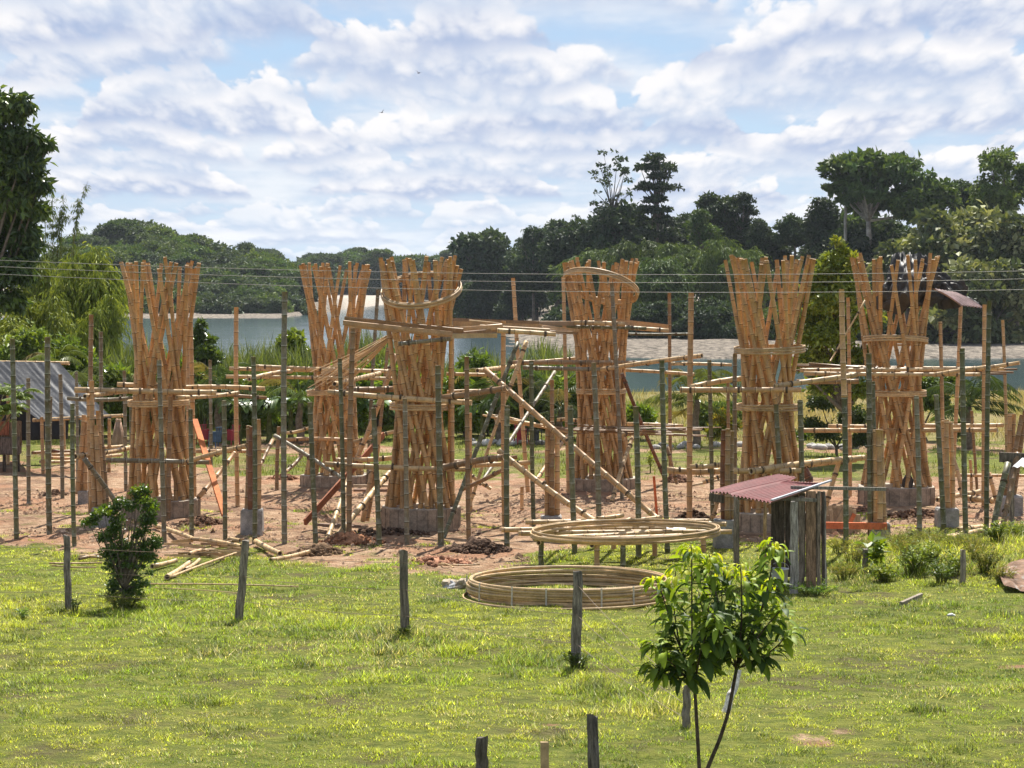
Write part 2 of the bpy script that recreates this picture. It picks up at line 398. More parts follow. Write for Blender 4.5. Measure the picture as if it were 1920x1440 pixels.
# ------------------------------------------------------------------ grass
def build_grass():
    rng = np.random.default_rng(5)
    N = 1300000
    Y = np.sqrt(rng.random(N) * (62 ** 2 - 26.5 ** 2) + 26.5 ** 2)
    x = (rng.random(N) * 2 - 1) * Y * .212
    d, _, _ = ground_masks(x, Y)
    d = d - .75 * sstep(.60, .70, fbm(x * 1.4 + 11, Y * 1.1, 4))
    tuft = fbm(x * 4.2, Y * 4.2, 3); patch = fbm(x * .35 + 3, Y * .35, 4); mid = fbm(x * 1.1 + 7, Y * 1.1, 3)
    keep = (rng.random(N) > d * 1.15) & (rng.random(N) < .35 + 1.25 * sstep(.3, .6, tuft))
    x, Y, tuft, patch, mid = x[keep], Y[keep], tuft[keep], patch[keep], mid[keep]; n = len(x)
    L = (.015 + .024 * sstep(.36, .72, tuft) + .04 * sstep(.58, .8, mid)) * rng.uniform(.5, 1.5, n)
    px = 960 + x / Y * F; py = HOR + EYE / Y * F
    # longer unmown grass along the fence line, round the bush, and under the right-hand bank
    tall = np.exp(-((py - np.interp(px, [0, 450, 760, 1080, 1290], [1150, 1160, 1200, 1250, 1365])) / 32) ** 2) * (px < 1300)
    tall = np.maximum(tall, sstep(1560, 1640, px) * sstep(1000, 1025, py) * sstep(1112, 1080, py))
    tall = np.maximum(tall, .8 * np.exp(-((px - 230) / 70) ** 2 - ((py - 1135) / 28) ** 2))
    L = L * (1 + 1.6 * tall * rng.random(n)); far_r = sstep(1540, 1600, px) * sstep(1012, 1024, py) * sstep(1105, 1080, py); L = L * (1 + 1.1 * far_r * rng.random(n) ** 2)
    L = L * (1 + .9 * sstep(.58, .70, fbm(x * 1.7 + 21, Y * 1.7 + 8, 4)) * rng.random(n))
    wd = rng.uniform(.006, .014, n) * (1 + .012 * (Y - 28))
    a = rng.random(n) * 2 * math.pi; lean = rng.uniform(.2, 1.8, n) * L
    z = ground_z(x, Y) - .01
    base = np.stack([x, Y, z], -1)
    b = np.stack([np.cos(a + 1.57), np.sin(a + 1.57), np.zeros(n)], -1) * wd[:, None] * .5
    tip = base + np.stack([np.cos(a) * lean, np.sin(a) * lean, L], -1)
    V = np.stack([base - b, base + b, tip], 1).reshape(-1, 3)
    f = np.arange(3 * n).reshape(-1, 3)
    g1, g2, g3, g4 = (np.array(c) for c in ((.25, .34, .03), (.43, .46, .05), (.50, .44, .21), (.14, .215, .022)))
    t = np.clip(sstep(.3, .7, patch) + rng.normal(0, .28, n), 0, 1)[:, None]
    c = g1 * (1 - t) + g2 * t
    lush = (sstep(.55, .72, fbm(x * .6 + 31, Y * .6 + 2, 3)) * .75)[:, None]; c = c * (1 - lush) + g4 * lush
    dk = sstep(.58, .70, fbm(x * 1.7 + 21, Y * 1.7 + 8, 4)); c = c * (1 - .72 * dk[:, None]) + np.array((.075, .115, .022)) * .72 * dk[:, None]
    dead = ((rng.random(n) < .10 + .28 * sstep(.5, .7, fbm(x * .5 + 60, Y * .8, 3)))[:, None]).astype(float); c = c * (1 - dead) + g3 * dead
    c = c * np.exp(rng.normal(-.06, .55, (n, 1))); sh_ = (rng.random(n) < .10)[:, None]; c = np.where(sh_, np.array((.05, .075, .016)), c)
    me = raw_mesh('meadow_grass', V, [f], np.repeat(c, 3, 0), False, (M_GRASS,))
    tag(link(bpy.data.objects.new('meadow_grass', me)), 'short bright green grass with yellow and bare patches', 'grass', kind='stuff')
build_grass()
def build_far_grass():
    rng = np.random.default_rng(6); N = 90000
    Y = np.sqrt(rng.random(N) * (128 ** 2 - 62 ** 2) + 62 ** 2); x = (rng.random(N) * 2 - 1) * Y * .21
    d, g, dry = ground_masks(x, Y)
    keep = (rng.random(N) > d * 1.4) & (g < .5) & (fbm(x * .7, Y * .4) > .42)
    x, Y, dry = x[keep], Y[keep], dry[keep]; n = len(x)
    L = rng.uniform(.08, .2, n) * (1 + 1.6 * dry); a = rng.random(n) * 6.283; wd = rng.uniform(.02, .035, n)
    base = np.stack([x, Y, ground_z(x, Y)], -1); b = np.stack([np.cos(a), np.sin(a), 0 * a], -1) * wd[:, None] * .5
    tip = base + np.stack([np.sin(a) * L * .6, np.cos(a) * L * .6, L], -1)
    V = np.stack([base - b, base + b, tip], 1).reshape(-1, 3)
    t = np.clip(dry + rng.normal(0, .2, n), 0, 1)[:, None]
    c = (np.array((.14, .17, .04)) * (1 - t) + np.array((.36, .29, .15)) * t) * rng.uniform(.7, 1.3, (n, 1))
    me = raw_mesh('riverside_grass', V, [np.arange(3 * n).reshape(-1, 3)], np.repeat(c, 3, 0), False, (M_GRASS,))
    tag(link(bpy.data.objects.new('riverside_grass', me)), 'patchy dry grass between the building site and the river', 'grass', kind='stuff')
build_far_grass()

def build_clods():
    rng = np.random.default_rng(8); N = 24000
    Y = rng.uniform(50, 68, N); x = (rng.random(N) * 2 - 1) * Y * .21; d, g, dry = ground_masks(x, Y)
    keep = (rng.random(N) < d * sstep(.40, .70, fbm(x * .9 + 5, Y * .9, 4)) * 1.2); x, Y = x[keep], Y[keep]; n = len(x)
    s = np.exp(rng.normal(-3.9, .5, n)); base = np.array([(1, 0, 0), (-.5, .87, 0), (-.5, -.87, 0), (.1, .1, .9), (.6, .6, .5), (-.7, .2, .4)])
    V = base[None] * s[:, None, None] * rng.uniform(.6, 1.4, (n, 6, 3)) + np.stack([x, Y, ground_z(x, Y) + .02], -1)[:, None]
    i = np.arange(n)[:, None] * 6; f = np.concatenate([i + np.array(t) for t in ((0, 4, 3), (4, 1, 3), (1, 5, 3), (5, 2, 3), (2, 0, 3), (0, 1, 4), (1, 2, 5))])
    t = rng.random((n, 1)); c = (np.array((.32, .19, .12)) * (1 - t) + np.array((.56, .40, .28)) * t) * rng.uniform(.6, 1.1, (n, 1))
    me = raw_mesh('dirt_clods', V.reshape(-1, 3), [f], np.repeat(c, 6, 0), False, (M_SOIL,)); tag(link(bpy.data.objects.new('dirt_clods', me)), 'loose clods and crumbs of red earth strewn over the site', 'clods', kind='stuff')
build_clods()
# ------------------------------------------------------------------ bamboo
TONES = {   # culm colour, node-ring colour, lichen amount
    't': ((.50, .30, .145), (.62, .42, .23), .10),      # cured tan
    'o': ((.475, .275, .112), (.56, .36, .17), .16),         # tower orange
    'p': ((.52, .355, .18), (.48, .30, .14), .10),        # pale, freshly cut
    'b': ((.26, .155, .075), (.36, .25, .14), .35),      # brown
    'm': ((.20, .175, .115), (.36, .33, .25), .9),        # mottled grey
    'g': ((.105, .112, .052), (.27, .26, .17), .8),      # green
    'k': ((.17, .07, .035), (.26, .13, .07), .2),        # dark red brown
}
BR = np.random.default_rng(11)
def culm(mb, p0, p1, r0, r1=None, tone='t', sides=9, bend=0.0, spacing=.33, rng=BR):
    p0, p1 = np.asarray(p0, float), np.asarray(p1, float)
    r1 = r0 if r1 is None else r1
    base, node, lich = TONES[tone]; base, node = np.array(base), np.array(node)
    if tone in 'gm': base = base + (np.array((.17, .125, .07)) - base) * rng.random() * (.45 if tone == 'g' else .6)
    x, y, d = frame(p1 - p0); L = np.linalg.norm(p1 - p0)
    s = [0.0]; t = rng.random() * spacing
    marks = []
    while t < L - .03:
        if t > .03: marks.append(t)
        t += spacing * rng.uniform(.86, 1.14)
    rows = [(0.0, 1.0, 0)]
    shade = rng.uniform(.66, 1.14)
    for k in marks:
        nx = shade * .5 + rng.uniform(.84, 1.12) * .5
        rows += [(k - .020, 1.0, 1, shade), (k - .012, 1.05, 3, shade), (k - .002, 1.08, 3, shade), (k + .004, 1.07, 2, nx), (k + .018, 1.03, 2, nx), (k + .026, .965, 1, nx)]; shade = nx
    rows.append((L, 1.0, 0))
    S = np.array([q[0] for q in rows]); M = np.array([q[1] for q in rows]); kind = [q[2] for q in rows]
    sh = np.array([q[3] if len(q) > 3 else 1.0 for q in rows])
    R = (r0 + (r1 - r0) * S / L) * M
    ba = rng.random() * 6.283; bv = (math.cos(ba) * x + math.sin(ba) * y) * bend
    # add a mid point between nodes so that the bend stays smooth is not needed at this size
    cen = p0 + S[:, None] * d + (4 * (S / L) * (1 - S / L))[:, None] * bv
    a = np.arange(sides) * 2 * math.pi / sides + rng.random()
    ringv = np.cos(a)[:, None] * x + np.sin(a)[:, None] * y
    V = (cen[:, None] + R[:, None, None] * ringv[None]).reshape(-1, 3)
    C = np.array([(node if k == 2 else base * .38 if k == 3 else base) * q for k, q in zip(kind, sh)])
    C = np.repeat(C, sides, 0); n = len(rows)
    q = []
    i = np.arange(n - 1)[:, None] * sides; j = np.arange(sides)[None]; kk = (j + 1) % sides
    q.append(np.stack([i + j, i + kk, i + sides + kk, i + sides + j], -1).reshape(-1, 4))
    # hollow sawn ends
    cut, hole = np.array((.55, .42, .26)), np.array((.10, .06, .035))
    if tone in 'gm': cut = cut * .7
    extra = []; tris = []; nv = len(V)
    for e, c, dirn in ((0, cen[0], d), (n - 1, cen[-1], -d)):
        r = R[e]
        inner = c + r * .74 * ringv; deep = c + dirn * .06 + r * .72 * ringv; cc = (c + dirn * .06)[None]
        o = nv + sum(len(z) for z in extra)
        extra.append(np.concatenate([inner, deep, cc]))
        J = np.arange(sides); K = (J + 1) % sides; b = e * sides
        q.append(np.stack([b + K, b + J, o + J, o + K], -1)); q.append(np.stack([o + K, o + J, o + sides + J, o + sides + K], -1))
        tris.append(np.stack([o + sides + K, o + sides + J, np.full(sides, o + 2 * sides)], -1))
        C = np.concatenate([C, np.tile(cut, (sides, 1)), np.tile(hole, (sides + 1, 1))])
    V = np.concatenate([V] + extra)
    mb.add(V, [np.concatenate(q), np.concatenate(tris)], np.concatenate([C, np.full((len(C), 1), lich)], 1))
    return mb
def hoop_vf(mb, c, a, b, R, layers, r, rng, wob=.02, radial=1, tone='p', seg=56, gap=2.0):
    a, b = unit(a), np.asarray(b, float); b = unit(b - a * np.dot(a, b)); nrm = np.cross(a, b)
    c = np.asarray(c, float)
    for k in range(layers):
        for q in range(radial):
            ph = rng.random(4) * 6.283
            t = np.linspace(0, 2 * math.pi, seg, endpoint=False)
            rr = R + (q - (radial - 1) / 2) * r * 1.7 + wob * R * (np.sin(2 * t + ph[0]) * .5 + np.sin(3 * t + ph[1]) * .3) * .3
            hh = (k - (layers - 1) / 2) * r * gap + r * .25 * np.sin(2 * t + ph[2])
            pts = c + rr[:, None] * (np.cos(t)[:, None] * a + np.sin(t)[:, None] * b) + hh[:, None] * nrm
            base = np.array(TONES[tone][0]) * rng.uniform(.8, 1.1)
            V = []; s = 6
            rad = unit_rows(pts - c - hh[:, None] * nrm)
            for m_ in range(s):
                an = 2 * math.pi * m_ / s
                V.append(pts + r * (math.cos(an) * rad * .62 + math.sin(an) * nrm))
            V = np.stack(V, 1).reshape(-1, 3)
            i = np.arange(seg)[:, None]; j = np.arange(s)[None]
            f = np.stack([i * s + j, i * s + (j + 1) % s, ((i + 1) % seg) * s + (j + 1) % s, ((i + 1) % seg) * s + j], -1).reshape(-1, 4)
            col = np.tile(base, (seg, 1)) * np.where(rng.random(seg) < .12, .72, 1)[:, None]
            mb.add(V, [f], np.concatenate([np.repeat(col, s, 0), np.full((seg * s, 1), .12)], 1))
def unit_rows(v): return v / (np.linalg.norm(v, axis=1, keepdims=True) + 1e-9)

# ------------------------------------------------------------------ the six lattice towers
def concrete_ring(root, c, R, h, sides, rng, tint=(.34, .265, .20)):
    mb = MB(); t = np.arange(sides) * 2 * math.pi / sides + .2
    prof = [(1.0, -.25), (1.0, h - .02), (.985, h), (.60, h - .005), (.58, h - .12)]
    rad = R * (1 + rng.normal(0, .008, sides))
    V = np.concatenate([np.stack([c[0] + rad * k * np.cos(t), c[1] + rad * k * np.sin(t), np.full(sides, z) + (rng.normal(0, .008, sides) if z > 0 else 0)], -1) for k, z in prof])
    V = np.concatenate([V, [[c[0], c[1], h - .12]]])
    f = []
    for i in range(len(prof) - 1):
        for j in range(sides): f.append((i * sides + j, i * sides + (j + 1) % sides, (i + 1) * sides + (j + 1) % sides, (i + 1) * sides + j))
    n = (len(prof) - 1) * sides
    tr = [(n + j, n + (j + 1) % sides, len(V) - 1) for j in range(sides)]
    C = np.tile(np.array(tint), (len(V), 1)); C[2 * sides:] = (.42, .37, .31)
    mb.add(V, [np.array(f), np.array(tr)], C)
    # imprint of the board formwork: proud mortar seams between boards
    for j in range(sides):
        a, b = V[j], V[(j + 1) % sides]
        for k in (.02, .5):
            p = a + (b - a) * k
            out = unit(np.array((p[0] - c[0], p[1] - c[1], 0)))
            vv, ff = beam_vf((p[0] + out[0] * .004, p[1] + out[1] * .004, 0.02), (p[0] + out[0] * .004, p[1] + out[1] * .004, h - .03), .018, .02)
            mb.add(vv, ff, np.array(tint) * .72)
    return mb.build('concrete_base', M_CONC, root, smooth=False)
def tower(cx, Yc, z_base_h, R_base, r_bot, r_top, twist, n, z_top, label, seed, lean=0.0, base_sides=12, group='hourglass lattice towers of bamboo'):
    rng = np.random.default_rng(seed)
    c = np.array(((cx - 960) / F * Yc, Yc, 0.0))
    root = empty('bamboo_tower', c, label, 'bamboo tower', group)
    concrete_ring(root, c, R_base, z_base_h, base_sides, rng)
    for fam, sgn in ((0, 1), (1, -1)):
        for k in range(n):
            th = 2 * math.pi * (k + .5 * fam) / n + rng.normal(0, .06)
            dr = (.0 if fam else -.115) + rng.normal(0, .012)
            tw = twist * (1 + rng.normal(0, .10)) * sgn
            rb, rt = r_bot + dr, r_top + dr + rng.normal(0, .02)
            zt = z_top + rng.normal(0, .05) - (.12 if rng.random() < .15 else 0)
            p0 = c + np.array((rb * math.cos(th), rb * math.sin(th), z_base_h - .15))
            p1 = c + np.array((rt * math.cos(th + tw) + lean, rt * math.sin(th + tw), zt))
            mb = culm(MB(), p0, p1, rng.uniform(.051, .060), rng.uniform(.042, .050), 'o', 9, rng.uniform(0, .07), .34, rng)
            mb.build('bamboo_pole', M_BAM, root)
    return root, c, rng
def add_hoop(root, rng, cpx, cpy, Yc, Rpx, a, b, layers, r=.026, radial=1, wob=.02, tone='p', name='hoop'):
    mb = MB(); hoop_vf(mb, P(cpx, cpy, Yc), a, b, Rpx / F * Yc, layers, r, rng, wob, radial, tone)
    return mb.build(name, M_BAM, root)
T1, c1, g1 = tower(301, 60.5, .43, .94, .80, .93, 1.88, 14, 5.98, 'leftmost bamboo tower, leaning orange plank at its right side', 101)
add_hoop(T1, g1, 297, 755, 60.5, 57, (1, 0, .01), (0, 1, 0), 3)
T2, c2, g2 = tower(627, 69.6, .32, .93, .80, .95, 1.83, 13, 6.02, 'second bamboo tower from the left, standing farther back, one low hoop', 102)
add_hoop(T2, g2, 626, 734, 69.6, 50, (1, 0, .06), (0, 1, 0), 3)
T3, c3, g3 = tower(789, 57.7, .49, .90, .80, .90, 1.88, 16, 6.05, 'bamboo tower with a loose hoop hanging tilted below its open top', 103)
add_hoop(T3, g3, 790, 544, 57.7, 73, (1, 0, .10), (0, 1, .44), 2, .033, 2)
add_hoop(T3, g3, 785, 762, 57.7, 54, (1, 0, -.02), (0, 1, 0), 3)
T4, c4, g4 = tower(1128, 68.7, .31, .94, .82, .98, 1.73, 18, 6.1, 'dense bamboo tower with a hoop slung aslant across its top', 104)
add_hoop(T4, g4, 1126, 537, 68.4, 71, (1, 0, -.26), (0, -1, .40), 3, .028, 2)
add_hoop(T4, g4, 1127, 733, 68.7, 46, (1, 0, 0), (0, 1, 0), 3)
T5, c5, g5 = tower(1443, 57.3, .42, .93, .80, 1.0, 1.93, 15, 6.06, 'bamboo tower rising behind the red roofed shack', 105)
add_hoop(T5, g5, 1443, 655, 57.3, 66, (1, 0, .03), (0, 1, .03), 3)
add_hoop(T5, g5, 1439, 763, 57.3, 57, (1, 0, 0), (0, 1, 0), 3)
T6, c6, g6 = tower(1680, 64.2, .44, .97, .86, 1.09, 1.88, 14, 6.15, 'rightmost bamboo tower with black plastic draped over its top', 106)
add_hoop(T6, g6, 1679, 638, 64.2, 60, (1, 0, -.02), (0, -1, .10), 3)
add_hoop(T6, g6, 1682, 737, 64.2, 54, (1, 0, 0), (0, 1, 0), 3)

# ------------------------------------------------------------------ short columns: culms bundled on a concrete block
def footing(px0, px1, ytop_block, ybot_block, culms, label, seed, tint=(.30, .285, .27)):
    rng = np.random.default_rng(seed)
    Yf = GY(ybot_block); wd = (px1 - px0) / F * Yf; h = (ybot_block - ytop_block) / F * Yf
    c = np.array((((px0 + px1) / 2 - 960) / F * Yf, Yf + wd / 2, 0.0))
    root = empty('bamboo_bundle', c, label, 'footing column', 'short bundled bamboo columns on concrete blocks')
    vv, ff = box_vf(c + (0, 0, h / 2 - .1), (wd, wd, h + .2), None, .97, .006, rng)
    MB().add(vv, ff, tint).build('concrete_block', M_CONC, root, smooth=False)
    for (xb, xt, yt, dy, tone) in culms:
        Yc = c[1] + dy
        p0 = np.array(((xb - 960) / F * Yc, Yc, h - .08)); p1 = P(xt, yt, Yc)
        culm(MB(), p0, p1, .062, .055, tone, 9, .02, .3, rng).build('bamboo_pole', M_BAM, root)
    return root
footing(170, 209, 951, 992, [(178, 172, 714, -.10, 't'), (188, 180, 797, -.13, 't'), (196, 184, 770, .06, 't'), (200, 187, 797, .12, 'b'), (172, 166, 745, .1, 't')], 'bundled bamboo column on a block left of the leftmost tower', 1)
footing(145, 166, 921, 945, [(144, 157, 778, -.05, 't'), (152, 160, 782, .1, 't'), (160, 163, 790, .0, 't')], 'splayed bamboo bundle on the farther block beside the tarp shed', 2)
footing(450, 492, 956, 1006, [(463, 466, 798, .1, 'b'), (470, 472, 800, -.12, 'k'), (478, 479, 796, .1, 'g'), (484, 484, 786, .0, 't')], 'dark bundled column on a tall block between first and second towers', 3)
footing(1014, 1054, 968, 991, [(1026, 1027, 802, -.02, 't'), (1035, 1036, 800, -.13, 'b'), (1045, 1045, 806, .0, 't'), (1035, 1035, 790, .14, 'b')], 'bundled bamboo column standing behind the hoop table', 4)
footing(1340, 1382, 975, 1028, [(1357, 1357, 806, .0, 'k'), (1364, 1365, 804, -.12, 'b'), (1371, 1372, 808, .0, 'b')], 'dark bundled column at the left of the red roofed shack', 5)
footing(1634, 1671, 981, 1016, [(1642, 1641, 806, .1, 't'), (1650, 1646, 805, -.1, 't'), (1658, 1651, 806, .0, 't')], 'pale bundled column behind the orange board', 6)
footing(1758, 1800, 954, 990, [(1771, 1769, 789, .0, 't'), (1778, 1775, 787, -.1, 't'), (1786, 1782, 790, .0, 't')], 'bundled bamboo column right of the plastic draped tower', 7)
footing(1877, 1919, 930, 968, [(1890, 1894, 776, 0, 't'), (1896, 1901, 776, .1, 't'), (1884, 1916, 778, -.12, 'b'), (1900, 1922, 770, .1, 'b')], 'splayed bamboo bundle at the right edge of the site', 8)

# ------------------------------------------------------------------ upright posts: tone, top px, top py, base px, base py, radius, label
POSTS = [
 ('g', 23, 635, 31, 1013, .062, 'tall green bamboo post nearest the left edge of the site'),
 ('m', 53, 709, 54, 945, .060, 'grey bamboo post standing before the open dark end of the tarp shed'),
 ('g', 89, 632, 93, 1001, .070, 'thick tall green post crossing the middle of the black tarp roof'),
 ('m', 95, 744, 93, 930, .058, 'stubby grey post close behind the thick green post at the tarp shed'),
 ('m', 113, 702, 117, 935, .060, 'sawn off grey post in front of the right half of the tarp roof'),
 ('g', 136, 757, 140, 1022, .056, 'short green bamboo post left of the leftmost bundled column'),
 ('m', 143, 697, 146, 905, .055, 'grey post behind the left end of the long pale beam'),
 ('b', 171, 590, 170, 965, .062, 'tallest dark brown post, rising from the leftmost bundled column'),
 ('m', 189, 622, 194, 957, .056, 'slim grey post just right of the leftmost bundled column'),
 ('m', 233, 695, 236, 922, .056, 'mottled post hugging the left side of the leftmost tower'),
 ('g', 246, 758, 248, 932, .058, 'stubby green post against the left foot of the leftmost tower'),
 ('m', 298, 675, 308, 1016, .060, 'mottled post in front of the middle of the leftmost tower'),
 ('b', 320, 744, 316, 975, .060, 'stubby brown post before the right half of the leftmost tower'),
 ('g', 357, 767, 359, 1008, .060, 'stubby green post before the right foot of the leftmost tower'),
 ('t', 357, 595, 365, 956, .062, 'tall tan post touching the right side of the leftmost tower'),
 ('t', 351, 602, 350, 905, .055, 'tan post half hidden behind the right edge of the leftmost tower'),
 ('m', 394, 675, 396, 885, .058, 'grey post rising above the red and blue chairs'),
 ('g', 420, 751, 422, 1017, .056, 'green post at the foot of the leaning orange plank'),
 ('t', 443, 576, 446, 951, .062, 'tall slim tan post left of the dark bundled column'),
 ('g', 475, 669, 477, 1018, .060, 'green post passing in front of the dark bundled column'),
 ('m', 534, 547, 534, 1021, .066, 'tall lichen spotted post standing alone left of the second tower'),
 ('g', 581, 754, 592, 1024, .064, 'leaning spotted post before the left foot of the second tower'),
 ('g', 637, 672, 644, 1010, .056, 'slim green post before the second tower'),
 ('b', 662, 615, 655, 1011, .066, 'brown post holding the left end of the high slat platform'),
 ('g', 700, 765, 711, 1025, .066, 'stubby green leaning post left of the hanging hoop tower'),
 ('m', 759, 747, 763, 1021, .060, 'stubby mottled post before the left half of the hanging hoop tower'),
 ('g', 821, 685, 827, 1027, .074, 'thick dark green post before the right half of the hanging hoop tower'),
 ('t', 847, 610, 849, 990, .062, 'tan platform post close to the right of the hanging hoop tower'),
 ('b', 875, 669, 879, 1017, .058, 'brown post second to the right of the hanging hoop tower'),
 ('t', 882, 774, 883, 960, .045, 'short tan stake behind the brown post by the hanging hoop tower'),
 ('m', 709, 543, 690, 912, .056, 'leaning post rising between the second tower and the hanging hoop tower'),
 ('b', 727, 652, 700, 915, .056, 'slanting brown post tight against the left of the hanging hoop tower'),
 ('t', 962, 521, 990, 922, .064, 'tall tan post leaning left between the middle towers'),
 ('t', 944, 602, 946, 985, .062, 'tan post under the middle of the high slat platform'),
 ('g', 951, 761, 951, 1030, .066, 'stubby bright green post under the middle of the high slat platform'),
 ('g', 996, 676, 1001, 992, .056, 'slim green post left of the bundled column behind the hoop table'),
 ('b', 1035, 712, 1037, 960, .056, 'brown post rising out of the bundled column behind the hoop table'),
 ('t', 1056, 519, 1066, 925, .058, 'tall tan post touching the left side of the dense tower'),
 ('g', 1069, 761, 1078, 1040, .064, 'stubby green post standing behind the left part of the hoop table'),
 ('m', 1113, 680, 1123, 1022, .066, 'mottled post before the middle of the dense tower'),
 ('m', 1147, 531, 1166, 935, .060, 'lichen grey crooked post lashed to the front of the dense tower'),
 ('g', 1192, 762, 1197, 1046, .066, 'thick green post before the right foot of the dense tower'),
 ('g', 1241, 675, 1252, 1036, .062, 'green post standing right of the dense tower, before the river'),
 ('b', 1255, 549, 1257, 905, .058, 'tall reddish brown post holding the right end of the high platform'),
 ('t', 1296, 549, 1293, 985, .074, 'tall thick tan post before the small palm'),
 ('g', 1330, 675, 1336, 985, .056, 'slim dark green post left of the shack roof'),
 ('b', 1365, 713, 1366, 930, .052, 'brown post rising from the dark column by the shack'),
 ('m', 1378, 663, 1379, 985, .060, 'grey brown post covering the left edge of the tower behind the shack'),
 ('t', 1466, 540, 1487, 940, .070, 'long tan post leaning across the front of the tower behind the shack'),
 ('g', 1455, 758, 1472, 1000, .066, 'dark green post standing just behind the shack roof'),
 ('g', 1500, 750, 1504, 1000, .066, 'dark green post at the right foot of the tower behind the shack'),
 ('g', 1583, 742, 1586, 1035, .066, 'black mottled lower post with a tan culm spliced above it'),
 ('t', 1590, 558, 1594, 930, .056, 'dark tan post before the slender leafy tree'),
 ('g', 1629, 663, 1632, 1013, .070, 'very dark green post covering the left edge of the rightmost tower'),
 ('g', 1637, 715, 1642, 990, .052, 'thin green post tucked behind the pale bundled column'),
 ('m', 1718, 742, 1724, 1027, .064, 'mottled stubby post before the right part of the rightmost tower'),
 ('g', 1755, 740, 1771, 1022, .066, 'leaning grey green post before the column right of the rightmost tower'),
 ('t', 1763, 603, 1770, 945, .056, 'tan post rising out of the column right of the rightmost tower'),
 ('t', 1802, 556, 1784, 930, .058, 'tan post leaning right towards the torn roofing sheet'),
 ('g', 1804, 653, 1811, 1013, .066, 'thick dark post before the palm at the right'),
 ('t', 1846, 571, 1844, 950, .056, 'tan post paired with a green one near the right edge'),
 ('g', 1855, 564, 1850, 1010, .064, 'tall dark green post near the right edge'),
 ('t', 1880, 600, 1888, 880, .058, 'grey tan post above the splayed bundle at the right edge'),
 ('b', 1822, 770, 1833, 931, .045, 'thin brown post in the distance left of the tall dark green post'),
 ('t', 1819, 862, 1820, 925, .05, 'short tan stub in the distance beside the thick dark post'),
 ('b', 523, 800, 520, 920, .06, 'short brown post propped by crossing braces left of the second tower'),
 ('t', 979, 912, 980, 957, .055, 'short tan stake standing alone in the red dirt'),
]
for k, (tone, xt, yt, xb, yb, r, lab) in enumerate(POSTS):
    rng = np.random.default_rng(300 + k)
    b = G(xb, yb); t = P(xt, yt, b[1]); d = unit(t - b); b = b - d * .25
    sl = rng.uniform(.9, 1.0)
    o = culm(MB(), b, t, r * .9, r * .9 * sl, tone, 10, rng.uniform(0, .035), .30, rng).build('bamboo_post', M_BAM, origin=b)
    tag(o, lab, 'bamboo post', 'upright bamboo posts of the scaffolding')
b = P(1583, 745, GY(1035)); t = P(1578, 542, GY(1035))
tag(culm(MB(), b, t, .060, .055, 't', 10, .02).build('bamboo_post', M_BAM, origin=b), 'tall tan culm spliced on top of a black mottled post', 'bamboo post', 'upright bamboo posts of the scaffolding')

